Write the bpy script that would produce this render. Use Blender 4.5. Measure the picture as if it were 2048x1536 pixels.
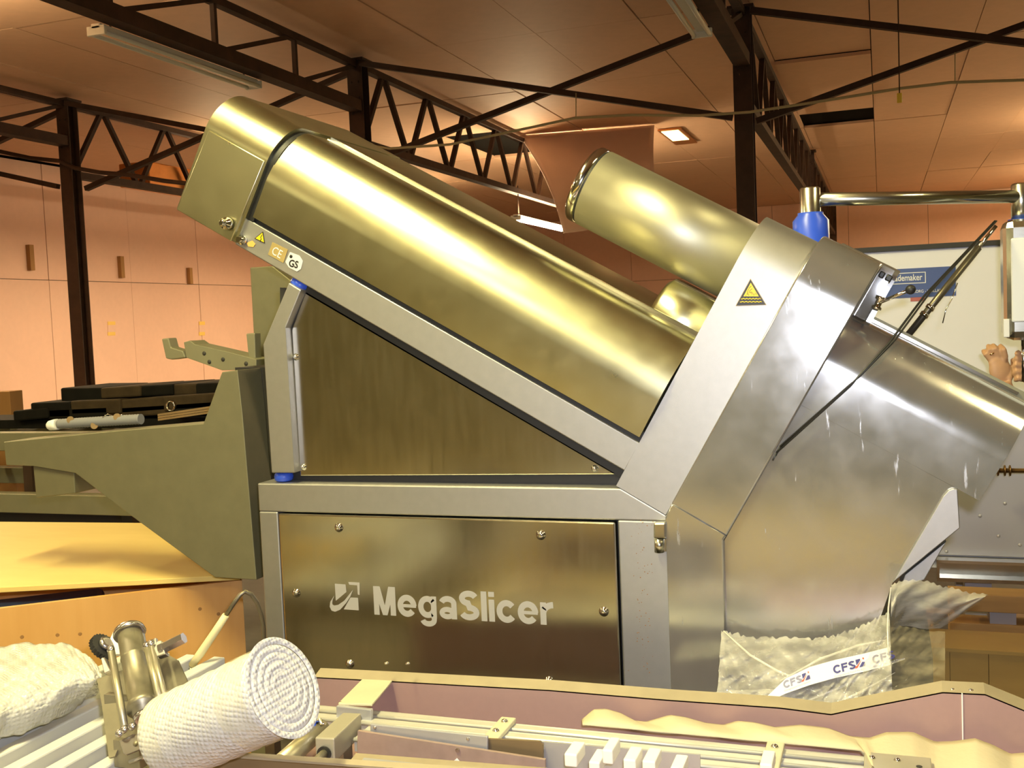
import bpy, bmesh, math, random
import numpy as np
from mathutils import Vector, Matrix
from mathutils.geometry import tessellate_polygon
random.seed(7)
for o in list(bpy.data.objects): bpy.data.objects.remove(o, do_unlink=True)
SC = bpy.context.scene
COL = SC.collection

# ------------------------------------------------------------------ camera
CAM = np.array([0., 0., 1.6])            # hand-held at eye height
FPX = 2100.0                             # focal length in pixels of the 2048 px frame
YAW, PITCH, ROLL = math.radians(19.5), math.radians(3.5), math.radians(2.4)
_r0 = np.array([math.cos(YAW), math.sin(YAW), 0]); _h = np.array([-math.sin(YAW), math.cos(YAW), 0]); _z = np.array([0, 0, 1.])
_f = _h*math.cos(PITCH) - _z*math.sin(PITCH); _u0 = _z*math.cos(PITCH) + _h*math.sin(PITCH)
_r = _r0*math.cos(ROLL) - _u0*math.sin(ROLL); _u = _u0*math.cos(ROLL) + _r0*math.sin(ROLL)
cd = bpy.data.cameras.new('camera'); cam = bpy.data.objects.new('camera', cd); COL.objects.link(cam)
cd.sensor_width = 36.0; cd.lens = FPX/2048*36.0; cd.clip_start = 0.05; cd.clip_end = 200
cam.matrix_world = Matrix(((_r[0], _u[0], -_f[0], 0), (_r[1], _u[1], -_f[1], 0), (_r[2], _u[2], -_f[2], 1.6), (0, 0, 0, 1)))
SC.camera = cam

# ------------------------------------------------------------------ world, lights, exposure
W = bpy.data.worlds.new('world'); SC.world = W; W.use_nodes = True
W.node_tree.nodes['Background'].inputs[0].default_value = (0.10, 0.075, 0.05, 1)
W.node_tree.nodes['Background'].inputs[1].default_value = 0.3
SC.view_settings.view_transform = 'Standard'; SC.view_settings.look = 'None'
SC.view_settings.gamma = 1.0; SC.view_settings.use_curve_mapping = False
SC.view_settings.exposure = -0.18

def area(name, loc, direction, sx, sy, power, color, spread=180):
    ld = bpy.data.lights.new(name, 'AREA'); ld.shape = 'RECTANGLE'; ld.size = sx; ld.size_y = sy
    ld.energy = power; ld.color = color; ld.spread = math.radians(spread)
    o = bpy.data.objects.new(name, ld); COL.objects.link(o); o.location = loc
    o.rotation_euler = Vector(direction).to_track_quat('-Z', 'Y').to_euler()
    return o
YEL = (1.0, 0.90, 0.42)
WRM = (1.0, 0.80, 0.46)
FLASH = 25.0
# the camera's own flash, just above and beside the lens
area('camera_flash', CAM + _r*0.05 + _u*0.07 + _f*0.02, _f, 0.05, 0.03, FLASH, (0.93, 0.95, 1.06), 130)

# ------------------------------------------------------------------ helpers
U = np.array([math.cos(math.pi/6), 0, -0.5]); V = np.array([0.5, 0, math.cos(math.pi/6)]); YV = np.array([0, 1., 0])
def ray(x, y): return _f + _r*(x-1024)/FPX - _u*(y-768)/FPX
def at(x, y, Y): d = ray(x, y); return CAM + d*(Y/d[1])          # photo pixel -> point on the vertical plane Y
def atz(x, y, Z): d = ray(x, y); return CAM + d*((Z-1.6)/d[2])   # photo pixel -> point on the horizontal plane Z
def atx(x, y, X): d = ray(x, y); return CAM + d*(X/d[0])
def uv(u, v, Y): return U*u + V*v + YV*Y                         # the slicer's own axes: 30 degrees downhill, square to it
def P(*a): return np.array(a, dtype=float)
def nrm(a): a = np.array(a, float); return a/np.linalg.norm(a)
def frame(d):
    d = nrm(d); a = P(0, 0, 1) if abs(d[2]) < .9 else P(1, 0, 0)
    x = nrm(np.cross(a, d)); return x, np.cross(d, x)

OFF = {}
class MB:
    def __init__(s): s.v = []; s.f = []; s.sm = []
    def add(s, vs, fs, smooth=False):
        b = len(s.v); s.v += [tuple(map(float, p)) for p in vs]
        for f in fs: s.f.append([b+i for i in f]); s.sm.append(smooth)
        return s
    def prism(s, poly, vec):
        n = len(poly); vec = np.array(vec, float); a = [np.array(p, float) for p in poly]; b = [p+vec for p in a]
        nn = sum(np.cross(a[i]-a[0], a[(i+1) % n]-a[0]) for i in range(n))
        fs = [list(range(n)), list(range(2*n-1, n-1, -1))]
        if n > 4:
            un = nn/np.linalg.norm(nn)
            if any(np.dot(np.cross(a[(i+1) % n]-a[i], a[(i+2) % n]-a[(i+1) % n]), un) < -1e-9 for i in range(n)):
                tr = [list(t) for t in tessellate_polygon([[Vector(p) for p in a]])]
                tr = [t if np.dot(np.cross(a[t[1]]-a[t[0]], a[t[2]]-a[t[0]]), un) > 0 else t[::-1] for t in tr]
                fs = tr+[[i+n for i in t[::-1]] for t in tr]
        fs += [[(i+1) % n, i, n+i, n+(i+1) % n] for i in range(n)]
        if np.dot(nn, vec) > 0: fs = [f[::-1] for f in fs]
        return s.add(a+b, fs)
    def box(s, lo, hi):
        x0, y0, z0 = lo; x1, y1, z1 = hi
        return s.prism([(x0, y0, z0), (x1, y0, z0), (x1, y1, z0), (x0, y1, z0)], (0, 0, z1-z0))
    def obox(s, c, ax, half):
        c = np.array(c, float); a, b, d = [np.array(ax[i], float)*half[i] for i in range(3)]
        return s.prism([c-a-b-d, c+a-b-d, c+a+b-d, c-a+b-d], 2*d)
    def beam(s, p0, p1, w, h, up=(0, 0, 1)):
        p0 = np.array(p0, float); p1 = np.array(p1, float); d = nrm(p1-p0)
        x = np.cross(d, up)
        if np.linalg.norm(x) < 1e-4: x = np.cross(d, (0, 1, 0))
        x = nrm(x); y = np.cross(x, d)
        return s.prism([p0-x*w/2-y*h/2, p0+x*w/2-y*h/2, p0+x*w/2+y*h/2, p0-x*w/2+y*h/2], p1-p0)
    def lathe(s, o, d, prof, seg=24, smooth=True, cap=True):
        o = np.array(o, float); d = nrm(d); x, y = frame(d); vs = []; n = len(prof)
        for t, r in prof:
            for k in range(seg):
                a = 2*math.pi*k/seg; vs.append(o+d*t+(x*math.cos(a)+y*math.sin(a))*r)
        fs = []
        for i in range(n-1):
            for k in range(seg):
                k2 = (k+1) % seg; fs.append([i*seg+k, i*seg+k2, (i+1)*seg+k2, (i+1)*seg+k])
        b = len(s.v); s.add(vs, fs, smooth)
        if cap:
            s.f.append([b+k for k in range(seg)][::-1]); s.sm.append(False)
            s.f.append([b+(n-1)*seg+k for k in range(seg)]); s.sm.append(False)
        return s
    def tube(s, p0, p1, r, seg=16, r1=None):
        p0 = np.array(p0, float); p1 = np.array(p1, float); L = np.linalg.norm(p1-p0)
        return s.lathe(p0, p1-p0, [(0, r), (L, r if r1 is None else r1)], seg)
    def path(s, pts, r, seg=8):
        pts = [np.array(p, float) for p in pts]; n = len(pts); vs = []; fs = []
        rr = r if hasattr(r, '__len__') else [r]*n; px = None
        for i, p in enumerate(pts):
            d = nrm(pts[min(i+1, n-1)]-pts[max(i-1, 0)])
            if px is None: x, y = frame(d)
            else: x = nrm(px-d*np.dot(px, d)); y = np.cross(d, x)
            px = x
            for k in range(seg):
                a = 2*math.pi*k/seg; vs.append(p+(x*math.cos(a)+y*math.sin(a))*rr[i])
        for i in range(n-1):
            for k in range(seg):
                k2 = (k+1) % seg; fs.append([i*seg+k, i*seg+k2, (i+1)*seg+k2, (i+1)*seg+k])
        b = len(s.v); s.add(vs, fs, True)
        s.f.append([b+k for k in range(seg)][::-1]); s.sm.append(False)
        s.f.append([b+(n-1)*seg+k for k in range(seg)]); s.sm.append(False)
        return s
    def sweep(s, prof, u0, u1):
        """closed profile of (v, Y) pushed along the slicer's downhill axis"""
        n = len(prof); vs = [uv(u0, v, y) for v, y in prof]+[uv(u1, v, y) for v, y in prof]
        fs = [[i, (i+1) % n, n+(i+1) % n, n+i] for i in range(n)]
        b = len(s.v); s.add(vs, fs, True)
        s.f.append([b+i for i in range(n)][::-1]); s.sm.append(False)
        s.f.append([b+n+i for i in range(n)]); s.sm.append(False)
        return s
    def grid(s, fn, nu, nv, smooth=True, closed=False):
        vs = [fn(i/(nu-1), j/(nv-1)) for j in range(nv) for i in range(nu)]
        fs = [[j*nu+i, j*nu+i+1, (j+1)*nu+i+1, (j+1)*nu+i] for j in range(nv-1) for i in range(nu-1)]
        return s.add(vs, fs, smooth)
    def dome(s, c, n, r, h, seg=14):
        prof = [(0, r), (h*.35, r*.97), (h*.7, r*.75), (h*.93, r*.4), (h, r*.05)]
        return s.lathe(c, n, prof, seg)
    def build(s, name, m, parent=None, bevel=0, solid=0, sub=0, autosmooth=False, label=None):
        off = OFF.get(parent, np.zeros(3)) if parent is not None else np.zeros(3)
        me = bpy.data.meshes.new(name); me.from_pydata([tuple(np.array(p)-off) for p in s.v], [], s.f)
        me.polygons.foreach_set('use_smooth', s.sm); me.update()
        bm = bmesh.new(); bm.from_mesh(me); bmesh.ops.recalc_face_normals(bm, faces=bm.faces); bm.to_mesh(me); bm.free()
        o = bpy.data.objects.new(name, me); COL.objects.link(o); me.materials.append(m)
        if parent is not None: o.parent = parent; OFF[o] = off
        else: OFF[o] = np.zeros(3)
        if solid:
            md = o.modifiers.new('solidify', 'SOLIDIFY'); md.thickness = solid; md.offset = 0
        if sub:
            md = o.modifiers.new('subsurf', 'SUBSURF'); md.levels = sub; md.render_levels = sub
        if bevel:
            md = o.modifiers.new('bevel', 'BEVEL'); md.width = bevel; md.segments = 2; md.limit_method = 'ANGLE'; md.angle_limit = math.radians(35)
            md.harden_normals = False
        if autosmooth:
            try: me.set_sharp_from_angle(angle=math.radians(32))
            except Exception: pass
        if label: o['label'] = label
        return o

def tag(o, label, cat, group=None, kind=None):
    o['label'] = label; o['category'] = cat
    if group: o['group'] = group
    if kind: o['kind'] = kind
    return o
def thing(name, label, cat, loc, group=None):
    o = bpy.data.objects.new(name, None); COL.objects.link(o); o.location = tuple(map(float, loc)); o.empty_display_size = .1
    OFF[o] = np.array(loc, float); return tag(o, label, cat, group)
def struct(o): o['kind'] = 'structure'; return o

def text_mesh(s, size, bold=0.0, spacing=1.0):
    cu = bpy.data.curves.new('lettering', 'FONT'); cu.body = s; cu.size = size; cu.offset = bold; cu.space_character = spacing
    cu.fill_mode = 'FRONT'; cu.resolution_u = 3
    ob = bpy.data.objects.new('lettering_tmp', cu); COL.objects.link(ob)
    dg = bpy.context.evaluated_depsgraph_get(); me = bpy.data.meshes.new_from_object(ob.evaluated_get(dg))
    bpy.data.objects.remove(ob); return me
def text_on(s, name, m, parent, origin, ex, ey, width=None, height=1.0, bold=0.0, spacing=1.0, lift=0.0006):
    """flat lettering on the plane spanned by ex, ey; width fits the run of the text"""
    me = text_mesh(s, 1.0, bold, spacing); xs = [v.co.x for v in me.vertices]; x0, x1 = min(xs), max(xs)
    sx = (width/(x1-x0)) if width else height; ex = np.array(ex, float); ey = np.array(ey, float); nn = nrm(np.cross(ex, ey))
    off = OFF.get(parent, np.zeros(3))
    for v in me.vertices:
        p = np.array(origin)+ex*(v.co.x-x0)*sx+ey*v.co.y*height+nn*lift-off; v.co = Vector(p)
    o = bpy.data.objects.new(name, me); COL.objects.link(o); me.materials.clear(); me.materials.append(m); o.parent = parent; OFF[o] = off
    return o

# ------------------------------------------------------------------ materials
def mat(name, color, rough=.5, metal=0., var=0., scale=8., stretch=None, bump=0., bscale=None, rvar=0., coord='Object', trans=0., emit=None, estr=0., color2=None, coat=0., spec=None, ior=None, alpha=None, mscale=None):
    m = bpy.data.materials.new(name); m.use_nodes = True; nt = m.node_tree; b = nt.nodes['Principled BSDF']
    b.inputs['Base Color'].default_value = (*color, 1); b.inputs['Roughness'].default_value = rough; b.inputs['Metallic'].default_value = metal
    if trans: b.inputs['Transmission Weight'].default_value = trans
    if ior: b.inputs['IOR'].default_value = ior
    if coat: b.inputs['Coat Weight'].default_value = coat
    if spec is not None: b.inputs['Specular IOR Level'].default_value = spec
    if alpha is not None: b.inputs['Alpha'].default_value = alpha
    if emit: b.inputs['Emission Color'].default_value = (*emit, 1); b.inputs['Emission Strength'].default_value = estr
    if var or bump or rvar or color2:
        tc = nt.nodes.new('ShaderNodeTexCoord'); mp = nt.nodes.new('ShaderNodeMapping'); nt.links.new(tc.outputs[coord], mp.inputs[0])
        if stretch: mp.inputs['Scale'].default_value = stretch
        nz = nt.nodes.new('ShaderNodeTexNoise'); nz.inputs['Scale'].default_value = scale; nz.inputs['Detail'].default_value = 5
        nt.links.new(mp.outputs[0], nz.inputs['Vector'])
        src = nz.outputs['Fac']
        if mscale:
            n2 = nt.nodes.new('ShaderNodeTexNoise'); n2.inputs['Scale'].default_value = mscale; n2.inputs['Detail'].default_value = 3
            nt.links.new(tc.outputs[coord], n2.inputs['Vector'])
            mx2 = nt.nodes.new('ShaderNodeMath'); mx2.operation = 'ADD'; nt.links.new(nz.outputs['Fac'], mx2.inputs[0]); nt.links.new(n2.outputs['Fac'], mx2.inputs[1])
            mh = nt.nodes.new('ShaderNodeMath'); mh.operation = 'MULTIPLY'; mh.inputs[1].default_value = .5; nt.links.new(mx2.outputs[0], mh.inputs[0]); src = mh.outputs[0]
        if var or color2:
            rp = nt.nodes.new('ShaderNodeValToRGB'); rp.color_ramp.elements[0].position = .22; rp.color_ramp.elements[1].position = .80
            c2 = color2 or tuple(max(0, c*(1-var)) for c in color); c1 = color if color2 else tuple(min(1, c*(1+var*.6)) for c in color)
            rp.color_ramp.elements[0].color = (*c2, 1); rp.color_ramp.elements[1].color = (*c1, 1)
            nt.links.new(src, rp.inputs[0]); nt.links.new(rp.outputs[0], b.inputs['Base Color'])
        if rvar:
            mr = nt.nodes.new('ShaderNodeMapRange'); mr.inputs[1].default_value = .25; mr.inputs[2].default_value = .75
            mr.inputs[3].default_value = max(.03, rough-rvar); mr.inputs[4].default_value = rough+rvar
            nt.links.new(src, mr.inputs[0]); nt.links.new(mr.outputs[0], b.inputs['Roughness'])
        if bump:
            bp = nt.nodes.new('ShaderNodeBump'); bp.inputs['Strength'].default_value = bump; bp.inputs['Distance'].default_value = .01
            if bscale:
                n3 = nt.nodes.new('ShaderNodeTexNoise'); n3.inputs['Scale'].default_value = bscale; n3.inputs['Detail'].default_value = 4
                nt.links.new(mp.outputs[0], n3.inputs['Vector']); nt.links.new(n3.outputs['Fac'], bp.inputs['Height'])
            else: nt.links.new(nz.outputs['Fac'], bp.inputs['Height'])
            nt.links.new(bp.outputs[0], b.inputs['Normal'])
    return m
M = {}
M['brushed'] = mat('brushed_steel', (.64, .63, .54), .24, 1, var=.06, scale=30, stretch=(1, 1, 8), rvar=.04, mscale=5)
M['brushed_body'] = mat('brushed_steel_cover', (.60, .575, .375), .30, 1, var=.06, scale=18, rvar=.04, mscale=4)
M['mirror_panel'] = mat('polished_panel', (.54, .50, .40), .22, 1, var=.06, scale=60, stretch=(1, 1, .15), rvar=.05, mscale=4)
M['scuffed'] = mat('scuffed_steel', (.50, .50, .50), .17, .80, var=.14, scale=14, rvar=.05, mscale=5)
def scratch(m, amount=.35):
    nt = m.node_tree; b = nt.nodes['Principled BSDF']; tc = nt.nodes.new('ShaderNodeTexCoord'); acc = None
    for rot, sc_, lo in (((0, .55, 0), (26, 20, 3.5), .655), ((0, -.5, 0), (18, 20, 3), .665), ((0, 1.3, 0), (30, 20, 5), .67)):
        mp = nt.nodes.new('ShaderNodeMapping'); mp.inputs['Rotation'].default_value = rot; mp.inputs['Scale'].default_value = sc_
        nz = nt.nodes.new('ShaderNodeTexNoise'); nz.inputs['Scale'].default_value = 1.6; nz.inputs['Detail'].default_value = 7; nz.inputs['Roughness'].default_value = .62
        nt.links.new(tc.outputs['Object'], mp.inputs[0]); nt.links.new(mp.outputs[0], nz.inputs['Vector'])
        mr = nt.nodes.new('ShaderNodeMapRange'); mr.inputs[1].default_value = lo; mr.inputs[2].default_value = lo+.07; mr.inputs[3].default_value = 0; mr.inputs[4].default_value = amount
        nt.links.new(nz.outputs['Fac'], mr.inputs[0])
        if acc is None: acc = mr.outputs[0]
        else:
            mx = nt.nodes.new('ShaderNodeMath'); mx.operation = 'MAXIMUM'; nt.links.new(acc, mx.inputs[0]); nt.links.new(mr.outputs[0], mx.inputs[1]); acc = mx.outputs[0]
    old = b.inputs['Base Color'].links[0].from_socket; mc = nt.nodes.new('ShaderNodeMix'); mc.data_type = 'RGBA'; mc.inputs['B'].default_value = (.75, .74, .72, 1)
    nt.links.new(acc, mc.inputs['Factor']); nt.links.new(old, mc.inputs['A']); nt.links.new(mc.outputs['Result'], b.inputs['Base Color'])
    ro = b.inputs['Roughness'].links[0].from_socket; ad = nt.nodes.new('ShaderNodeMath'); ad.operation = 'ADD'; nt.links.new(ro, ad.inputs[0]); nt.links.new(acc, ad.inputs[1]); nt.links.new(ad.outputs[0], b.inputs['Roughness'])
scratch(M['scuffed'], .2)
M['blasted'] = mat('bead_blasted_steel', (.48, .475, .47), .52, 1., var=.05, scale=40, bump=.05, bscale=700)
M['olive'] = mat('blasted_steel_arm', (.24, .225, .14), .55, .6, var=.08, scale=20, bump=.05, bscale=500)
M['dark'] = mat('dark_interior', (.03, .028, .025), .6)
M['rubber'] = mat('black_rubber', (.015, .015, .015), .5)
M['blue'] = mat('blue_plastic', (.03, .09, .62), .35)
M['chrome'] = mat('chrome', (.75, .74, .72), .12, 1)
M['etched'] = mat('etched_lettering', (.46, .44, .42), .7, .4)
M['yellow'] = mat('label_yellow', (.85, .60, .02), .4)
M['black'] = mat('label_black', (.02, .018, .015), .4)
M['tan'] = mat('label_tan', (.36, .27, .10), .5)
M['white'] = mat('label_white', (.75, .75, .75), .5)
M['clear'] = mat('clear_plastic', (.95, .95, .95), .05, trans=1., ior=1.3)
M['rust'] = mat('rusty_steel', (.055, .026, .014), .75, .2, var=.4, scale=6)
M['pinkboard'] = mat('pink_insulation_board', (.66, .40, .25), .6, var=.10, scale=1.2, mscale=7)
M['wallboard'] = mat('pink_wall_board', (.78, .49, .37), .6, var=.06, scale=1.5, mscale=9)
M['olivewall'] = mat('olive_cream_wall', (.24, .215, .11), .7, var=.1, scale=1)
M['void'] = mat('roof_void_shade', (.004, .003, .002), .9, spec=.05)  # near-black: the shade above the boards is put into the colour
M['paleboard'] = mat('pale_board_back', (.85, .62, .50), .6, var=.05, scale=2)
M['concrete'] = mat('concrete_floor', (.10, .085, .065), .7, var=.3, scale=2, mscale=12)
M['wood_old'] = mat('raw_timber', (.38, .19, .06), .7, var=.3, scale=6, stretch=(1, 1, .15))
M['tubewhite'] = mat('white_fixture', (.75, .75, .66), .35)
M['tubehot'] = mat('bright_tube', (1, .95, .8), .4, emit=(1, .80, .5), estr=260)
M['tubelit'] = mat('lit_tube', (1, .95, .8), .4, emit=(1, .83, .5), estr=30)

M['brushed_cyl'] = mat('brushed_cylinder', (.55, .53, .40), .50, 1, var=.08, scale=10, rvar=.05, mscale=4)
M['screen'] = mat('terminal_glass', (.80, .83, .86), .25, .0, coat=.4)
M['strut'] = mat('gas_strut', (.16, .14, .10), .35, .7)
M['whitepanel'] = mat('white_cabinet_paint', (.80, .80, .87), .45, var=.04, scale=3, mscale=11)
M['greypanel'] = mat('grey_sheet_steel', (.50, .49, .53), .42, .5, var=.06, scale=5)
M['signblue'] = mat('sign_blue', (.03, .065, .25), .4)
M['signwhite'] = mat('sign_white', (.8, .8, .8), .5)
M['signred'] = mat('sign_red', (.45, .12, .10), .5)
M['bronze'] = mat('bronze_spindle', (.22, .13, .05), .35, .9)
M['palletwood'] = mat('pallet_timber', (.62, .36, .12), .7, var=.2, scale=5, stretch=(.3, 3, 6))
M['ply2'] = mat('crate_plywood', (.50, .31, .08), .6, var=.25, scale=3, stretch=(1, 1, 3))
M['skin'] = mat('skin', (.62, .36, .20), .5, var=.08, scale=30)
M['shirt'] = mat('shirt_cotton', (.12, .14, .2), .9)
M['trousers'] = mat('trousers_cotton', (.05, .05, .06), .9)
M['hair'] = mat('hair_brown', (.08, .05, .03), .6)
M['gold'] = mat('gold', (.85, .6, .25), .2, 1)
M['olive2'] = mat('olive_grey_steel', (.25, .235, .15), .55, .3, var=.12, scale=8)
M['beltblack'] = mat('black_belt', (.008, .007, .005), .8, spec=.15, var=.4, scale=14)
M['beltbrown'] = mat('brown_belt', (.05, .033, .016), .8, spec=.2, var=.4, scale=14)
M['cardboard'] = mat('corrugated_board', (.26, .17, .08), .8, var=.15, scale=10)
M['plasticwhite'] = mat('white_plastic', (.82, .81, .76), .45)
M['sleevegrey'] = mat('ribbed_sleeve', (.20, .20, .22), .6)
M['plyorange'] = mat('orange_plywood', (.78, .44, .15), .55, color2=(.62, .31, .08), scale=4, stretch=(5, 5, .5), mscale=3)
M['plyyellow'] = mat('yellow_plywood', (.85, .66, .24), .5, color2=(.74, .53, .17), scale=3, stretch=(1.2, 4, 1), mscale=2)
M['bluewrap'] = mat('blue_wrap', (.02, .05, .16), .4, color2=(.01, .01, .015), scale=4)
M['cream'] = mat('cream_plastic', (.66, .60, .36), .5)
M['barwhite'] = mat('white_bar', (.60, .60, .58), .4, var=.04, scale=6)
M['barcream'] = mat('cream_steel', (.62, .58, .42), .45, .2, var=.08, scale=12)
M['barcream2'] = mat('grey_cream_steel', (.42, .39, .31), .45, .4, var=.1, scale=12)
M['oldsteel'] = mat('weathered_steel', (.30, .27, .20), .45, .75, var=.25, scale=14, rvar=.1, mscale=50)
M['oldsteel_l'] = mat('worn_steel_rod', (.45, .41, .30), .4, .75, var=.2, scale=14)
M['chromeold'] = mat('dull_chrome', (.55, .52, .52), .25, .95, var=.1, scale=10)
M['mauve'] = mat('mauve_steel', (.40, .26, .255), .5, .25, var=.06, scale=4, mscale=60)
M['mauve2'] = mat('mauve_smeared_steel', (.40, .29, .26), .5, .3, var=.25, scale=9, mscale=30)
M['brownsteel'] = mat('brown_steel', (.26, .19, .11), .45, .5, var=.15, scale=8)
M['flange'] = mat('dusty_flange', (.36, .30, .20), .55, .2, var=.15, scale=14)
M['greyblue'] = mat('bluish_steel', (.46, .46, .49), .4, .5, var=.05, scale=8)
M['alu'] = mat('aluminium_rail', (.66, .65, .60), .36, .45, var=.05, scale=20)
M['alu2'] = mat('aluminium_plate', (.50, .46, .36), .45, .5, var=.12, scale=10)
M['foam'] = mat('cream_foam', (.56, .49, .34), .75, var=.05, scale=5, bump=.15, bscale=60)
def bubblemat(name, scale, col):
    m = mat(name, col, .35, spec=.6); nt = m.node_tree; b = nt.nodes['Principled BSDF']
    tc = nt.nodes.new('ShaderNodeTexCoord'); vo = nt.nodes.new('ShaderNodeTexVoronoi'); vo.inputs['Scale'].default_value = scale; vo.inputs['Randomness'].default_value = .12
    nt.links.new(tc.outputs['Object'], vo.inputs['Vector'])
    mr = nt.nodes.new('ShaderNodeMapRange'); mr.inputs[1].default_value = .15; mr.inputs[2].default_value = .6; mr.inputs[3].default_value = 1; mr.inputs[4].default_value = 0
    nt.links.new(vo.outputs['Distance'], mr.inputs[0])
    bp = nt.nodes.new('ShaderNodeBump'); bp.inputs['Strength'].default_value = .4; bp.inputs['Distance'].default_value = .004; nt.links.new(mr.outputs[0], bp.inputs['Height']); nt.links.new(bp.outputs[0], b.inputs['Normal'])
    b.inputs['Subsurface Weight'].default_value = .15; b.inputs['Subsurface Radius'].default_value = (.01, .01, .01)
    return m
M['bubble'] = bubblemat('bubble_wrap', 110, (.52, .51, .48)); M['bubble2'] = bubblemat('bubble_wrap_roll', 120, (.58, .57, .56))
def filmmat(name, col, alpha, rough):
    m = mat(name, col, rough); nt = m.node_tree; b = nt.nodes['Principled BSDF']; out = nt.nodes['Material Output']
    b.inputs['Specular IOR Level'].default_value = .9
    tr = nt.nodes.new('ShaderNodeBsdfTransparent'); mx = nt.nodes.new('ShaderNodeMixShader')
    tc = nt.nodes.new('ShaderNodeTexCoord'); mp = nt.nodes.new('ShaderNodeMapping'); mp.inputs['Scale'].default_value = (3, 3, 12); mp.inputs['Rotation'].default_value = (0, .5, 0); nz = nt.nodes.new('ShaderNodeTexNoise'); nz.inputs['Scale'].default_value = 4; nz.inputs['Detail'].default_value = 4
    nt.links.new(tc.outputs['Object'], mp.inputs[0]); nt.links.new(mp.outputs[0], nz.inputs['Vector'])
    mr = nt.nodes.new('ShaderNodeMapRange'); mr.inputs[1].default_value = .35; mr.inputs[2].default_value = .68; mr.inputs[3].default_value = max(0, alpha-.15); mr.inputs[4].default_value = min(1, alpha+.15)
    nt.links.new(nz.outputs['Fac'], mr.inputs[0]); nt.links.new(mr.outputs[0], mx.inputs[0]); nt.links.new(tr.outputs[0], mx.inputs[1]); nt.links.new(b.outputs[0], mx.inputs[2]); nt.links.new(mx.outputs[0], out.inputs[0])
    bp = nt.nodes.new('ShaderNodeBump'); bp.inputs['Strength'].default_value = .25; bp.inputs['Distance'].default_value = .01; nt.links.new(nz.outputs['Fac'], bp.inputs['Height']); nt.links.new(bp.outputs[0], b.inputs['Normal'])
    return m
M['film'] = filmmat('clear_film', (.84, .82, .76), .36, .14); M['film2'] = filmmat('clear_film_thin', (.55, .48, .32), .25, .16); M['tape'] = filmmat('clear_tape', (.85, .80, .62), .22, .15)
M['film3'] = filmmat('milky_film', (.62, .60, .54), .52, .2); M['filmedge'] = filmmat('film_folds', (.85, .82, .72), .62, .15)
M['tapewhite'] = mat('white_printed_tape', (.74, .74, .80), .35); M['navy'] = mat('navy_print', (.05, .05, .22), .4); M['greynavy'] = mat('faded_print', (.25, .25, .38), .5); M['red'] = mat('red_print', (.75, .10, .05), .4)
M['copper'] = mat('copper_foil', (.55, .22, .06), .35, .8, var=.2, scale=6)
M['glow'] = mat('glowing_pane', (1, .6, .2), .5, emit=(1, .6, .22), estr=6)
M['cablepale'] = mat('pale_cable', (.42, .36, .20), .6)

# ================================================================== the hall
CZ = 5.15; XL, XR, YN, YB = -16.0, 9.0, -9.0, 37.5
struct(MB().box((XL-.3, YN-.3, -.3), (XR+.3, YB+.3, 0)).build('floor', M['concrete']))
ceil = struct(MB().box((XL-.3, YN-.3, CZ+.06), (XR+.3, YB+.3, CZ+.3)).build('ceiling', M['void']))
# pink boards of the ceiling, each with its own joint; one has come down
xs = [-4.0+1.31*k for k in range(-9, 10)]; ys = [12.7+3.05*k for k in range(-3, 9)]
pan = {}
def board(parent, name, lo, hi, m):
    key = (name,)+tuple(round(hi[i]-lo[i], 3) for i in range(3)); c = [(lo[i]+hi[i])/2 for i in range(3)]
    if key not in pan:
        h = [(hi[i]-lo[i])/2 for i in range(3)]
        o = MB().box([-h[0], -h[1], -h[2]], h).build(name, m, parent)
        pan[key] = o.data
    else:
        o = bpy.data.objects.new(name, pan[key]); COL.objects.link(o); o.parent = parent
    o.location = c; return o
for i in range(len(xs)-1):
    for j in range(len(ys)-1):
        x0, x1, y0, y1 = xs[i], xs[i+1], ys[j], ys[j+1]
        if abs(x0+7.93) < .1 and abs(y0-18.8) < .1: continue           # the board that hangs down
        sag = random.uniform(-.012, .008); g = .006
        if abs(x0+1.38) < .1 and abs(y0-18.8) < .1: y1 = 20.3
        if abs(x0+1.38) < .1 and abs(y0-15.75) < .1: sag = -.06
        board(ceil, 'ceiling_board', (x0+g, y0+g, CZ+sag), (x1-g, y1-g, CZ+.05+sag), M['pinkboard'])
board(ceil, 'ceiling_board', (XL, YN, CZ), (XR, ys[0]-.01, CZ+.05), M['pinkboard'])
board(ceil, 'ceiling_board', (XL, ys[-1], CZ), (XR, YB, CZ+.05), M['pinkboard'])
wl = struct(MB().box((XL-.3, YN, 0), (XL-.05, YB, CZ)).build('wall_left', M['dark']))
yy = [YN, 4.67, 7.17, 9.67, 12.17, 14.67, 17.17, 19.67, 22.17, 24.67, 27.17, 29.67, YB]
for a, b in zip(yy[:-1], yy[1:]):
    for z0, z1 in ((0, 2.8), (2.8, CZ)):
        board(wl, 'wall_board', (XL-.05, a+.006, z0+.006), (XL+random.uniform(-.004, .006), b-.006, z1-.006), M['wallboard'])
wb = struct(MB().box((XL, YB, 0), (XR, YB+.25, CZ)).build('wall_back', M['dark']))
xx = [XL+.02]+[XL+2.5*k for k in range(1, 10)]+[XR]
for a, b in zip(xx[:-1], xx[1:]):
    for z0, z1 in ((0, 2.8), (2.8, CZ)):
        board(wb, 'wall_board', (a+.006, YB-.05, z0+.006), (b-.006, YB, z1-.006), M['wallboard'])
struct(MB().box((XR, YN, 0), (XR+.25, YB, CZ)).build('wall_right', M['olivewall']))
struct(MB().box((XL, YN-.25, 0), (XR, YN, CZ)).build('wall_front', M['olivewall']))
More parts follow.
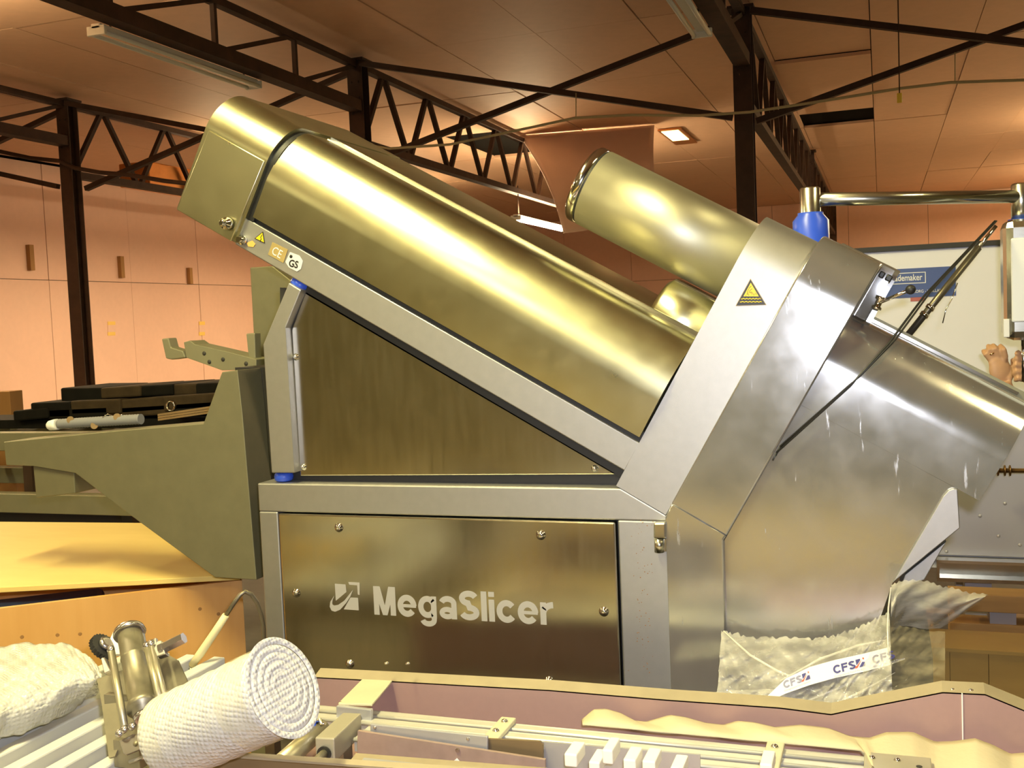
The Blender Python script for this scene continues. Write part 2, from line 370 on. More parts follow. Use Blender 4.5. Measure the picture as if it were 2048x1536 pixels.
# battens on the left wall
for n, (x, y0, y1, lb) in enumerate(((55, 490, 541, 'short brown timber block on the pink wall left of the leftmost column'), (237, 513, 556, 'short brown timber block on the pink wall just right of the leftmost column'), (375, 536, 568, 'short brown timber block on the pink wall nearest the slicer, smallest of three'))):
    p0 = atx(x, y0, XL); p1 = atx(x, y1, XL)
    o = MB().box((XL+.006, p0[1]-.055, p1[2]), (XL+.1, p0[1]+.055, p0[2])).build('timber_block', M['wood_old']); tag(o, lb, 'block', 'timber blocks on the pink wall')
M['sticker'] = mat('yellow_sticker', (.85, .55, .12), .5)
for x, lb in ((222, 'yellow and pale notice on the pink wall close to the leftmost column'), (403, 'yellow and pale notice on the pink wall nearer the slicer')):
    t = thing('wall_notice', lb, 'notice', atx(x, 655, XL), 'notices on the pink wall')
    for k, (a, b, mm) in enumerate(((643, 650, 'sticker'), (650, 664, 'wallboard'), (664, 671, 'sticker'))):
        p0 = atx(x, a, XL); p1 = atx(x, b, XL)
        MB().box((XL+.006, p0[1]-.12, p1[2]), (XL+.014, p0[1]+.12, p0[2])).build('sheet', M[mm], t)

# steel columns
CX = [-11.2, -6.43, -1.46, 3.41]; CY = [12.6, 24.6, 36.6]
names = ['far left, against the bright pink wall', 'in the middle, rising behind the slicer body', 'right of the short steel cylinder', 'at the far right, out past the frame']
def column(x, y, lb):
    t = thing('steel_column', lb, 'column', (x, y, 0))
    m = MB(); w = .105
    m.box((x-w, y-.10, 0), (x+w, y-.085, 5.05)); m.box((x-w, y+.085, 0), (x+w, y+.10, 5.05)); m.box((x-.012, y-.085, 0), (x+.012, y+.085, 5.05))
    m.build('h_section', M['rust'], t)
    MB().box((x-.16, y-.16, 0), (x+.16, y+.16, .02)).build('base_plate', M['rust'], t)
    MB().box((x-.15, y-.15, 5.05), (x+.15, y+.15, 5.08)).build('cap_plate', M['rust'], t)
    for k, z in enumerate((4.78, 4.58, 4.38)):
        for s in (-.05, .05): MB().dome((x+s, y-.1, z), (0, -1, 0), .018, .014, 8).build('bolt', M['rust'], t)
for i, x in enumerate(CX):
    for j, y in enumerate(CY):
        if j > 0 and i != 2: continue
        if i == 3: column(x, y, 'dark rusty steel column standing past the right edge of view'); continue
        column(x, y, ('dark rusty steel roof column '+names[i]) if j == 0 else ('second rusty column of the right hand truss line' if j == 1 else 'farthest rusty column of the right hand truss line'))

# trusses
def truss_far(x, y0, y1, n, lb, grp):
    t = thing('roof_truss', lb, 'truss', (x, y0, 4.0), grp); step = (y1-y0)/n
    MB().box((x-.05, y0+.1, 4.97), (x+.05, y1-.1, 5.05)).build('top_chord', M['rust'], t)
    MB().box((x-.07, y0+.1, 3.95), (x+.07, y1-.1, 4.05)).build('bottom_chord', M['rust'], t)
    for k in range(n):
        a = y0+k*step; top = P(x, a+step*.5, 4.98)
        MB().beam(P(x, a+.06, 4.04), top-P(0, .05, 0), .06, .07, (1, 0, 0)).build('web_member', M['rust'], t)
        MB().beam(top+P(0, .05, 0), P(x, a+step-.06, 4.04), .06, .07, (1, 0, 0)).build('web_member', M['rust'], t)
def truss_near(x, y0, y1, n, lb, grp):
    t = thing('roof_truss', lb, 'truss', (x, y0, 4.4), grp); step = (y1-y0)/n
    MB().box((x-.05, y0, 4.97), (x+.05, y1-.1, 5.05)).build('top_chord', M['rust'], t)
    MB().box((x-.09, y0, 4.40), (x+.09, y1-.1, 4.54)).build('bottom_chord', M['rust'], t)
    for k in range(n):
        a = y0+k*step
        MB().beam(P(x, a, 4.54), P(x, a, 4.98), .05, .05).build('web_member', M['rust'], t)
        MB().beam(P(x, a+.1, 4.52), P(x, a+step-.06, 5.0), .05, .055, (1, 0, 0)).build('web_member', M['rust'], t)
LT = ['at the far left', 'in the middle', 'on the right']
for i, x in enumerate(CX[:3]):
    truss_near(x, -8.0, 12.6, 13, 'rusty roof truss with upright posts running overhead to the column '+LT[i], 'near roof trusses')
    truss_far(x, 12.6, 24.6, 8, 'zigzag rusty roof truss running away behind the column '+LT[i], 'far roof trusses')
truss_far(CX[2], 24.6, 36.6, 8, 'zigzag rusty roof truss in the last bay before the back wall', 'far roof trusses')
def brace(p0, p1, lb):
    tag(MB().beam(p0, p1, .07, .08, (0, 1, 0)).build('cross_brace', M['rust']), lb, 'brace', 'crossed braces between columns')
bays = [(-16.0, CX[0], 'far left bay beside the pink wall'), (CX[0], CX[1], 'bay between left and middle columns'), (CX[1], CX[2], 'bay between middle and right columns'), (CX[2], CX[3], 'bay right of the right hand column')]
for a, b, nm in bays:
    y = 12.6
    brace((a+.12, y-.14, 5.0), (b-.12, y-.14, 3.82), 'dark steel brace falling to the right across the '+nm)
    brace((a+.12, y+.16, 3.80), (b-.12, y+.16, 5.0), 'dark steel brace rising to the right across the '+nm)

# hall lamps: fluorescent fittings hung on the trusses, with unseen ones added for light
def fitting(loc, L, lit, lb, power=0, color=WRM, hang=.12, up=.6, tubes='tubelit'):
    x, y, z = loc; t = thing('fluorescent_fitting', lb, 'lamp', (x, y, z), 'fluorescent fittings on the trusses')
    MB().box((x-.05, y, z+.02), (x+.05, y+L, z+.07)).build('housing', M['tubewhite'], t, bevel=.008)
    for s in (-.075, .075):
        MB().tube((x+s, y+.03, z-.01), (x+s, y+L-.03, z-.01), .022, 12).build('tube', M[tubes if lit else 'tubewhite'], t)
    for yy_ in (y, y+L-.03): MB().box((x-.10, yy_, z-.035), (x+.10, yy_+.03, z+.05)).build('end_cap', M['tubewhite'], t, bevel=.006)
    for k in (.2, L-.2): MB().tube((x, y+k, z+.065), (x, y+k, z+hang), .01, 8).build('hanger', M['rust'], t)
    if power:
        area('fitting_light', (x, y+L/2, z-.05), (0, 0, -1), .22, L, power, color)
        area('fitting_uplight', (x, y+L/2, z+.1), (0, 0, 1), .22, L, power*up, color)
pa = atx(190, 45, -6.58); pb = atx(508, 155, -6.58)
fitting((-6.58, pa[1], 4.33), pb[1]-pa[1], False, 'unlit white twin tube fitting under the truss above the slicer', hang=.2)
pa = atx(1403, 28, -1.60)
fitting((-1.60, pa[1]-1.5, 4.30), 1.5, False, 'unlit twin tube fitting cut by the top edge of the picture', hang=.2)
pa = atx(1031, 434, -6.4); pb = atx(1131, 474, -6.4)
fitting((-6.4, pa[1], pa[2]-.02), pb[1]-pa[1], True, 'glowing fluorescent fitting seen between slicer body and cylinder', 260, WRM, hang=.62, up=.45, tubes='tubehot')
fitting((-1.56, .1, 4.28), 1.5, True, 'lit fitting over the slicer, above the picture', 260, YEL, up=.12)
fitting((-1.56, -3.4, 4.28), 1.5, True, 'lit fitting behind the photographer on the right truss line', 100, YEL, up=.2)
fitting((-6.43, .3, 4.28), 1.5, True, 'lit fitting to the left of the photographer, above the picture', 110, YEL, up=.6)
fitting((3.3, 1.2, 5.02), 1.5, True, 'lit fitting to the right of the photographer, above the picture', 90, YEL, up=0)
fitting((-11.2, 15.8, 3.83), 1.3, True, 'lit fitting hidden behind the end cap of the slicer', 430, WRM, up=.35)
fitting((-11.2, 23.0, 3.83), 1.3, True, 'lit fitting deep in the hall on the left', 420, WRM, up=.5)
fitting((5.0, 22.0, 4.4), 1.5, True, 'added fitting deep in the hall past the right edge, brightening the background', 1000, WRM, hang=.74, up=.8)  # added out of view to brighten the right background
fitting((4.6, 13.5, 4.6), 1.5, True, 'added fitting in the bay past the right edge, lighting the right side of the hall', 620, WRM, hang=.54, up=.12)  # unseen fitting, put in for light on the right of the hall
fitting((6.5, 31.0, 4.4), 1.5, True, 'added fitting in the last bay past the right edge, lighting the back wall', 1500, WRM, hang=.74, up=.7)  # added beyond the frame so the far wall gets light
fitting((-8.8, 6.0, 4.4), 1.5, True, 'added fitting under the ceiling left of the picture, brightening the ceiling in view', 340, WRM, hang=.74, up=1.4)  # unseen fitting whose added uplight brightens the visible ceiling
fitting((-6.43, -7.2, 4.28), 1.5, True, 'added fitting behind the photographer, left, lighting the rear wall for reflections', 70, YEL, up=.8)  # added to brighten the rear wall that the slicer's cover reflects
fitting((-11.2, -5.0, 4.28), 1.5, True, 'added fitting far behind the photographer, left, for reflections in the slicer', 70, YEL, up=1.0)  # another added lamp behind the camera, for the cover's reflections
fitting((-1.56, -7.2, 4.28), 1.5, True, 'added fitting behind the photographer, right, lighting the rear wall for reflections', 70, YEL, up=1.0)  # also added, for a brighter rear wall mirrored in the steel
# the ceiling board that has come down, held at its upper edge
def sheet(s, t):
    a = P(-6.5, 19.4, 5.12)*(1-s)+P(-3.95, 19.75, 5.12)*s; b = P(-5.42, 18.45, 3.13)*(1-s)+P(-3.75, 18.9, 3.55)*s
    p = a*(1-t)+b*t; return p+P(.18*math.sin(math.pi*t)*(1-s), -.25*math.sin(math.pi*t), -.1*math.sin(math.pi*s)*t)
tag(MB().grid(sheet, 24, 24).build('hanging_ceiling_board', M['paleboard'], solid=.02), 'pink ceiling board that has come loose and hangs down beside the glowing lamp', 'board')
gl = thing('ceiling_hatch_lamp', 'small glowing orange lamp recess in the ceiling right of the hanging board', 'lamp', (-3.7, 20.2, CZ-.03))
MB().box((-4.0, 20.3, CZ-.045), (-3.55, 22.2, CZ-.015)).build('frame', M['copper'], gl)
MB().box((-3.95, 20.4, CZ-.055), (-3.62, 21.6, CZ-.045)).build('glowing_pane', M['glow'], gl)
# pale cable strung from truss to truss
cbp = [(560, 270), (640, 276), (780, 297), (900, 289), (1000, 268), (1150, 236), (1260, 230), (1400, 231), (1500, 224), (1620, 206), (1800, 177), (1900, 165), (2048, 160), (2300, 175)]
cw = thing('hanging_cable', 'pale cable strung in loops below the braces across the hall', 'cable', at(1150, 236, 12.2))
MB().path([at(x, y, 12.2) for x, y in cbp], .016, 8).build('cable_run', M['cablepale'], cw)
for x, y0, y1 in ((1152, 186, 236), (1910, 105, 165)): MB().tube(at(x, y0, 12.25), at(x, y1, 12.2), .006, 6).build('tie_wire', M['cablepale'], cw)
tg_ = thing('pull_cord_tag', 'thin cord with a small yellow tag hanging from the ceiling at upper right', 'cord', at(1800, 140, 11.9))
MB().tube(P(at(1799, 140, 11.9)[0], 11.9, CZ), at(1799, 190, 11.9), .007, 6).build('cord', M['rust'], tg_)
MB().obox(at(1799, 196, 11.9), (P(1, 0, 0), P(0, 1, 0), P(0, 0, 1)), (.025, .01, .05)).build('tag', M['yellow'], tg_, bevel=.005)
# pipe with loose wire along the far left
pw = [at(x, y, 12.3) for x, y in ((-120, 285), (0, 303), (60, 316), (120, 322), (150, 336), (200, 345), (260, 350), (330, 362), (420, 372))]
tag(MB().path(pw, .03, 8).build('conduit', M['rust']), 'dark conduit passing the leftmost column below its truss', 'pipe')
# copper coloured duct lying on the truss behind the leftmost column
cpd = MB().box((-11.9, 14.5, 4.06), (-11.3, 17.5, 4.45)).build('copper_duct', M['copper'], bevel=.02); tag(cpd, 'copper coloured foil duct lying on the truss right of the leftmost column', 'duct')
MB().box((-8.1, 18.7, CZ+.052), (-6.3, 23.0, CZ+.058)).build('void_shade', M['void'], ceil)  # added near-black sheet that keeps the ceiling hole dark


def ribbon(m, pts, w):
    """flat stroke of constant width in 2D; joins are mitred"""
    n = len(pts); L = []; pts = [np.array(p, float) for p in pts]
    for i in range(n):
        d0 = pts[i]-pts[i-1] if i > 0 else pts[1]-pts[0]; d1 = pts[i+1]-pts[i] if i < n-1 else d0
        d0 = d0/np.linalg.norm(d0); d1 = d1/np.linalg.norm(d1); n0 = np.array([-d0[1], d0[0]]); n1 = np.array([-d1[1], d1[0]])
        b = n0+n1; b = b/np.linalg.norm(b); k = (w/2)/max(.35, np.dot(b, n0)); L.append((pts[i]+b*k, pts[i]-b*k))
    for i in range(n-1): m.append([L[i][0], L[i+1][0], L[i+1][1], L[i][1]])
def arc(cx, cy, rx, ry, a0, a1, n=18): return [(cx+rx*math.cos(math.radians(a0+(a1-a0)*k/n)), cy+ry*math.sin(math.radians(a0+(a1-a0)*k/n))) for k in range(n+1)]
def glyph(ch, w):
    q = []; h = w/2; X = .74; c = .5*X; rx = .36-h; ry = .5*X-h+.012
    if ch == 'M':
        q.append([(0, 0), (w, 0), (w, 1), (0, 1)]); q.append([(.84-w, 0), (.84, 0), (.84, 1), (.84-w, 1)])
        q.append([(0, 1), (w*1.25, 1), (.42+w*.42, 0), (.42-w*.42, 0)]); q.append([(.84-w*1.25, 1), (.84, 1), (.42+w*.42, 0), (.42-w*.42, 0)]); return q, .84
    if ch == 'e': ribbon(q, arc(.36, c, rx, ry, 0, 322, 26), w); q.append([(.05, c-.055), (.70, c-.055), (.70, c+.055), (.05, c+.055)]); return q, .72
    if ch == 'g':
        ribbon(q, arc(.34, c, rx-.01, ry, 0, 360, 28), w*.97); q.append([(.68-w, -.02), (.68, -.02), (.68, X), (.68-w, X)]); ribbon(q, [(.68-h, .0)]+arc(.36, -.06, .32-h, .15, 0, -168, 16), w*.9); return q, .70
    if ch == 'a':
        ribbon(q, arc(.33, .52, .27-h*.4, .165, 165, 0, 12)+[(.60-h*.4, .0)], w*.95); ribbon(q, arc(.30, .20, .30-h, .215-h*.9, 0, 360, 24), w*.85); return q, .67
    if ch == 'S':
        ribbon(q, arc(.37, .735, .30-h*.5, .265-h, 20, 262, 18)+arc(.37, .262, .315-h*.5, .265-h, 85, -162, 18), w); return q, .74
    if ch == 'l': q.append([(0, 0), (w, 0), (w, 1), (0, 1)]); return q, w
    if ch == 'i': q.append([(0, 0), (w, 0), (w, X), (0, X)]); q.append([(0, .83), (w, .83), (w, 1), (0, 1)]); return q, w
    if ch == 'c': ribbon(q, arc(.36, c, rx, ry, 38, 322, 24), w); return q, .68
    if ch == 'r': q.append([(0, 0), (w, 0), (w, X), (0, X)]); ribbon(q, [(h, .36)]+arc(.44, .36, .44-h, .30, 180, 88, 10), w); return q, .44
    if ch == 'C': ribbon(q, arc(.44, .5, .44-h, .512-h, 42, 318, 24), w); return q, .82
    if ch == 'F': q.append([(0, 0), (w, 0), (w, 1), (0, 1)]); q.append([(0, 1-w), (.66, 1-w), (.66, 1), (0, 1)]); q.append([(0, .42), (.60, .42), (.60, .42+w), (0, .42+w)]); return q, .66
    return q, .3
def letters(s, parent, m_, o, ex, ey, name, w=.2, gap=.075, width=None):
    x = 0; allq = []
    for ch in s:
        q, adv = glyph(ch, w); allq += [[(px_+x, py_) for px_, py_ in p] for p in q]; x += adv+gap
    sc = (width/(x-gap)) if width else 1.0; nn = nrm(np.cross(ex, ey)); mb = MB()
    for k, p in enumerate(allq): mb.prism([np.array(o)+np.array(ex)*px_*sc+np.array(ey)*py_ for px_, py_ in p], nn*(.0004+.00001*(k % 5)))
    return mb.build(name, m_, parent)

# ================================================================== the slicer
YF = 2.6
SL = thing('slicing_machine', 'large tilted stainless steel food slicer filling the middle of the picture', 'machine', (-.9, 3.0, 0))
def xz(pts, Y): return [P(x, Y, z) for x, z in pts]
def rounded(v0, v1, y0, y1, R, n=12, lean=0.0, rb=0.02, Rv=None):
    """profile: front wall at y0 from v0 to v1-R, quarter round, flat top back to y1"""
    pr = [(v0, y0+lean)]
    for k in range(n+1):
        a = math.pi/2*k/n; rv = Rv or R; pr.append((v1-rv+rv*math.sin(a), y0+R-R*math.cos(a)))
    for k in range(7):
        a = math.pi/2*k/6; pr.append((v1-rb+rb*math.cos(a), y1-rb+rb*math.sin(a)))
    pr.append((v0, y1)); return pr
def screw(parent, p, r=.0105, n=(0, -1, 0)):
    o = MB().lathe(p, n, [(0, r*1.25), (.002, r*1.25), (.0025, r), (.006, r*.95), (.009, r*.6), (.0098, r*.2)], 14).build('screw', M['chrome'], parent); return o

# base cabinet and its frame
m = MB()
m.prism(xz([(-1.716, 1.158), (-.639, 1.158), (-.522, 1.090), (-.522, 1.0755), (-1.716, 1.0755)], YF), (0, .9, 0))
m.prism(xz([(-1.716, 1.0755), (-1.654, 1.0755), (-1.654, .57), (-1.716, .57)], YF), (0, .06, 0))
m.prism(xz([(-.649, 1.0755), (-.522, 1.0755), (-.522, .57), (-.649, .57)], YF), (0, .06, 0))
m.prism(xz([(-1.716, .57), (-.522, .57), (-.522, .42), (-1.716, .42)], YF), (0, .9, 0))
bf = m.build('base_frame', M['blasted'], SL, bevel=.004)
MB().box((-1.70, YF+.05, .55), (-.53, YF+.88, 1.10)).build('base_body', M['dark'], SL)
for x in (-1.66, -.6):
    for y in (2.66, 3.44):
        l = MB().box((x-.04, y-.04, .06), (x+.04, y+.04, .43)).build('leg', M['blasted'], SL)
        MB().lathe((x, y, 0), (0, 0, 1), [(0, .05), (.02, .05), (.03, .02), (.06, .02)], 16).build('levelling_foot', M['rubber'], l)
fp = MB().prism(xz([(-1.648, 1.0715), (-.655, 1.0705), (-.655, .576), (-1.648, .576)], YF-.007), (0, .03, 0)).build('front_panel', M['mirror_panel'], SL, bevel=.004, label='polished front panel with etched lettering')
for x, y in ((678, 1055), (1082, 1070), (593, 1186), (1208, 1223), (700, 1328), (1098, 1362)): screw(fp, at(x, y, YF-.007))
a0 = at(749, 1229, YF-.0075); a1 = at(1107, 1246, YF-.0075); ht = at(748, 1172, YF-.0075)[2]-a0[2]
letters('MegaSlicer', fp, M['etched'], a0, P(1, 0, 0)*1.0, P(0, 0, 1)*ht, 'lettering', w=.205, gap=.07, width=a1[0]-a0[0])
m = MB(); q = lambda l: [at(640+x/4.096, 1140+y/4.096, YF-.0078) for x, y in l]
for poly in ([(122, 112), (210, 118), (217, 180), (130, 252)], [(250, 225), (312, 228), (318, 330), (195, 322)], [(232, 98), (325, 102), (325, 205), (310, 200), (305, 125), (240, 120)]):
    m.prism(q(poly), (0, -.0006, 0))
sw = [(118, 208), (85, 260), (80, 300), (95, 332), (125, 342), (165, 325), (215, 270), (250, 215), (272, 160)]
si = [(118, 208), (106, 240), (100, 270), (104, 284), (118, 291), (150, 285), (200, 250), (240, 200), (272, 160)]
for k in range(8): m.prism(q([sw[k], sw[k+1], si[k+1], si[k]] if 0 < k < 7 else ([sw[0], sw[1], si[1]] if k == 0 else [sw[7], sw[8], si[7]])), (0, -.0006, 0))
m.build('emblem', M['etched'], fp)

rsp = MB(); rg = random.Random(5)
for k in range(70):
    c_ = at(1285+rg.gauss(0, 9), rg.uniform(1040, 1345), YF-.0002); r_ = rg.uniform(.0007, .0016)
    rsp.prism([c_+P(r_*math.cos(a), 0, r_*math.sin(a)) for a in (0, 1.05, 2.1, 3.14, 4.19, 5.24)], (0, -.0003, 0))
rso = rsp.build('rust_speckles', mat('rust_spot', (.30, .15, .05), .8), bf); rso['kind'] = 'stuff'
# bent upright post, its blue spacers and the triangular infill panel
post = [(578, 565), (602, 580), (571, 656), (589, 946), (543, 946), (526, 690)]
MB().prism([at(x, y, YF) for x, y in post], (0, .07, 0)).build('bent_post', M['blasted'], SL, bevel=.003)
for x, y, ax in ((600, 568, V), (568, 953, P(0, 0, 1))):
    c = at(x, y, YF+.035)
    MB().lathe(c-ax*.013, ax, [(0, .02), (.004, .026), (.013, .028), (.022, .026), (.026, .02)], 20).build('blue_spacer', M['blue'], SL)
tri = [(612, 582), (583, 660), (600, 952), (1238, 949)]
tp = MB().prism([at(x, y, YF+.03) for x, y in tri], (0, .02, 0)).build('triangular_panel', M['mirror_panel'], SL, bevel=.003)
for x, y in ((592, 714), (607, 934), (1190, 937)): screw(tp, at(x, y, YF+.03), .008)
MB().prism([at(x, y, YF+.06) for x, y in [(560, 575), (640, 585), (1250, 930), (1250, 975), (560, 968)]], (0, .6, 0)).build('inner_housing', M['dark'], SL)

# tilted product bed: side rail, cover, end cap
rail = MB(); rail.sweep([(.729, YF), (.812, YF), (.812, YF+.7), (.729, YF+.7)], -2.437, -1.143)
rl = rail.build('side_rail', M['blasted'], SL, bevel=.003, autosmooth=True)
MB().sweep([(.70, YF+.03), (.729, YF+.03), (.729, YF+.06), (.70, YF+.06)], -2.2, -1.145).build('rail_gasket', M['rubber'], SL, autosmooth=True)
MB().sweep([(.805, YF+.012), (.84, YF+.012), (.84, YF+.68), (.805, YF+.68)], -2.41, -1.145).build('cover_gasket', M['rubber'], SL, autosmooth=True)
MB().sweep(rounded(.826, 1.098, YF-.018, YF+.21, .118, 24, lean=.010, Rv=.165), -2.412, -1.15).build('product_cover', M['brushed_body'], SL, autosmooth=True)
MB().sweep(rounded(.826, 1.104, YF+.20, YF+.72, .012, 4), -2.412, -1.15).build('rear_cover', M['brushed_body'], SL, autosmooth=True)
MB().sweep([(1.095, YF+.196), (1.109, YF+.196), (1.109, YF+.206), (1.095, YF+.206)], -2.40, -1.15).build('cover_hinge', M['chrome'], SL, autosmooth=True)
MB().sweep(rounded(.79, 1.095, YF-.012, YF+.70, .117, 16, lean=.014), -2.432, -2.410).build('rubber_seal', M['rubber'], SL, autosmooth=True)
cap = MB().sweep(rounded(.735, 1.105, YF-.022, YF+.74, .118, 20, lean=.016), -2.655, -2.430).build('end_cap', M['brushed_body'], SL, autosmooth=True)
MB().sweep([(.737, YF-.026), (.985, YF-.026), (.985, YF), (.737, YF)], -2.640, -2.436).build('cap_side_plate', M['brushed_body'], cap, bevel=.002, autosmooth=True)
b0 = at(456, 447, YF-.03)
MB().lathe(b0, (0, -1, 0), [(0, .018), (.012, .018), (.016, .010), (.03, .010), (.034, .006)], 16).build('bolt', M['chrome'], cap)
b0 = at(487, 480, YF)
bo = MB().lathe(b0, (0, -1, 0), [(0, .014), (.012, .014), (.016, .009), (.028, .008)], 16).build('bolt', M['chrome'], rl)
MB().prism([at(x, y, YF-.001) for x, y in ((493, 486), (505, 481), (511, 488), (507, 494), (497, 493))], (0, -.0006, 0)).build('orange_mark', mat('orange_mark', (.75, .42, .1), .5), rl)
# labels on the rail
m = [at(x, y, YF-.001) for x, y in ((509, 477), (526, 463), (530, 487))]
w1 = MB().prism(m, (0, -.0006, 0)).build('warning_triangle', M['black'], rl); c = sum(m)/3
MB().prism([c+(p-c)*.8-YV*.0008 for p in m], (0, -.0004, 0)).build('warning_face', M['yellow'], w1)
MB().path([at(524, 469, YF-.0025), at(521, 476, YF-.0025), at(523, 477, YF-.0025), at(520, 483, YF-.0025)], .0012, 5).build('bolt_symbol', M['black'], w1)
ce = MB().prism([at(x, y, YF-.001) for x, y in ((545, 484), (576, 499), (567, 526), (536, 509))], (0, -.0006, 0)).build('ce_label', M['tan'], rl)
o0 = at(542.5, 507, YF-.0016)
text_on('CE', 'lettering', M['white'], ce, o0, U, V, width=.032, height=.034, lift=.0006)
gs = MB().prism([at(x, y, YF-.001) for x, y in ((580, 504), (599, 511), (606, 522), (602, 538), (594, 543), (578, 535), (571, 524))], (0, -.0006, 0)).build('gs_label', mat('label_grey', (.62, .62, .64), .5), rl)
o0 = at(577, 532, YF-.0016)
text_on('GS', 'lettering', M['black'], gs, o0, nrm(U+V*.25), nrm(V-U*.25), width=.030, height=.028, bold=.03, lift=.0006)
MB().dome(at(582, 513, YF-.0016), (0, -1, 0), .005, .001, 12).build('round_mark', M['black'], gs)

# cutting head: blasted band, blade housing, blade guard
bd = MB().sweep(rounded(.684, 1.452, YF, YF+.72, .125, 16), -1.145, -1.0).build('head_band', M['blasted'], SL, autosmooth=True)
m = [at(x, y, YF-.001) for x, y in ((1501, 557), (1471, 612), (1533, 610))]
wt = MB().prism(m, (0, -.0008, 0)).build('warning_label', M['tan'], bd, label='black and yellow triangular cut-hazard sticker'); c = sum(m)/3
MB().prism([c+(p-c)*.94-YV*.0010 for p in m], (0, -.0004, 0)).build('label_field', M['black'], wt)
qq = lambda l, d: [at(1440+x/15.36, 540+y/15.36, YF-d) for x, y in l]
MB().prism(qq([(945, 390), (720, 810), (1190, 810)], .0026), (0, -.0004, 0)).build('label_face', M['yellow'], wt)
for base in (885, 980):
    MB().path(qq([(650-(base-885)*.4+k*(600+(base-885)*.8)/24, base+14*math.sin(k*1.6)) for k in range(25)], .0030), .0011, 5).build('wave_line', M['yellow'], wt)
for hx in ([(960, 490), (900, 540), (850, 640), (830, 760)], [(990, 570), (920, 620), (890, 680), (990, 680)], [(780, 760), (800, 800)], [(930, 700), (990, 740), (1000, 690)], [(1090, 680), (1110, 760)], [(1040, 700), (1040, 780)], [(870, 700), (880, 780)]):
    MB().path(qq(hx, .0032), .0008, 5).build('hand_line', M['tan'], wt)
m = MB(); YS = YF-.016
m.sweep(rounded(.72, 1.472, YS, YF+.25, .135, 18), -1.0, -.845)
m.prism([uv(-1.0, .72, YS), uv(-.845, .72, YS), P(-.38, YS, 1.034), P(-.38, YS, .40), P(-.522, YS, .40), P(-.522, YS, 1.09)], (0, .3, 0))
m.build('blade_housing', M['scuffed'], SL, bevel=.004, autosmooth=True)
MB().sweep(rounded(.72, 1.480, YF+.22, YF+.72, .03, 6), -.96, -.80).build('housing_rear', M['scuffed'], SL, autosmooth=True)
m = MB()
m.sweep(rounded(1.0, 1.332, YF, YF+.34, .14, 18), -.846, -.395)
low = [uv(-.845, 1.02, YF), uv(-.395, 1.02+.07, YF), at(1958, 1000, YF), at(1916, 978, YF), at(1785, 1166, YF), at(1700, 1410, YF), P(-.38, YF, .55), P(-.38, YF, 1.03)]
m2 = MB(); m2.sweep(rounded(1.09, 1.332, YF, YF+.34, .14, 18), -.846, -.395)
m2.prism([uv(-.845, 1.09, YF), uv(-.395, 1.09, YF), at(1916, 978, YF), at(1785, 1166, YF), at(1700, 1410, YF), P(-.38, YF, .55), P(-.38, YF, 1.03)], (0, .34, 0))
gd = m2.build('blade_guard', M['scuffed'], SL, bevel=.002, autosmooth=True)
# discharge flap below the guard
MB().prism([at(x, y, YF-.012) for x, y in ((1886, 993), (1897, 981), (1907, 977), (1915, 979), (1920, 1056), (1785, 1166))], (0, .3, 0)).build('chute_flap', M['blasted'], SL, bevel=.002)
MB().prism([at(x, y, YF+.015) for x, y in ((1893, 1083), (1849, 1160), (1800, 1175), (1810, 1150))], (0, .3, 0)).build('chute_flap', M['blasted'], SL, bevel=.002)
MB().box((-.36, YF+.06, .45), (.10, YF+.7, .75)).build('discharge_base', M['dark'], SL)
for x in (-.3, .05):
    for y in (2.75, 3.2):
        l = MB().box((x-.035, y-.035, .03), (x+.035, y+.035, .46)).build('leg', M['blasted'], SL)
        MB().lathe((x, y, 0), (0, 0, 1), [(0, .05), (.02, .05), (.035, .02)], 16).build('levelling_foot', M['rubber'], l)
# plate standing along the top of the guard
MB().sweep([(1.30, YF+.345), (1.349, YF+.345), (1.349, YF+.36), (1.30, YF+.36)], -.80, -.36).build('guide_plate', M['olive'], SL, autosmooth=True)
MB().sweep([(1.334, YF+.33), (1.342, YF+.33), (1.342, YF+.345), (1.334, YF+.345)], -.80, -.40).build('guide_edge', M['chrome'], SL, autosmooth=True)
# clear end shield with black clips and the locking lever
cs = MB()
def slab(u0, u1, v0, v1, y0, y1): cs.sweep([(v0, y0), (v1, y0), (v1, y1), (v0, y1)], u0, u1)
slab(-.842, -.812, 1.335, 1.470, YF+.10, YF+.106); slab(-.842, -.812, 1.335, 1.470, YF+.21, YF+.214); slab(-.816, -.812, 1.335, 1.470, YF+.107, YF+.209)
sh = cs.build('clear_shield', M['clear'], SL, autosmooth=True)
MB().sweep([(1.440, YF+.085), (1.456, YF+.085), (1.456, YF+.10), (1.440, YF+.10)], -.840, -.827).build('black_clip', M['rubber'], sh, bevel=.003, autosmooth=True)
MB().sweep([(1.440, YF+.085), (1.456, YF+.085), (1.456, YF+.10), (1.440, YF+.10)], -.823, -.808).build('black_clip', M['rubber'], sh, bevel=.003, autosmooth=True)
h0 = at(1757, 606, YF+.07); h1 = at(1817, 581, YF+.02)
lv = MB().lathe(at(1752, 618, YF+.07), at(1762, 594, YF+.07)-at(1752, 618, YF+.07), [(0, .012), (.006, .012), (.008, .008), (.022, .008), (.024, .012), (.032, .012)], 16).build('locking_lever', M['chrome'], SL)
MB().tube(h0, h1, .0045, 12).build('lever_arm', M['chrome'], lv)
MB().lathe(h1-nrm(h1-h0)*.006, h1-h0, [(.012*(1-math.cos(math.pi*k/8)), max(.001, .0115*math.sin(math.pi*k/8))) for k in range(9)], 16).build('ball_knob', M['rubber'], lv)
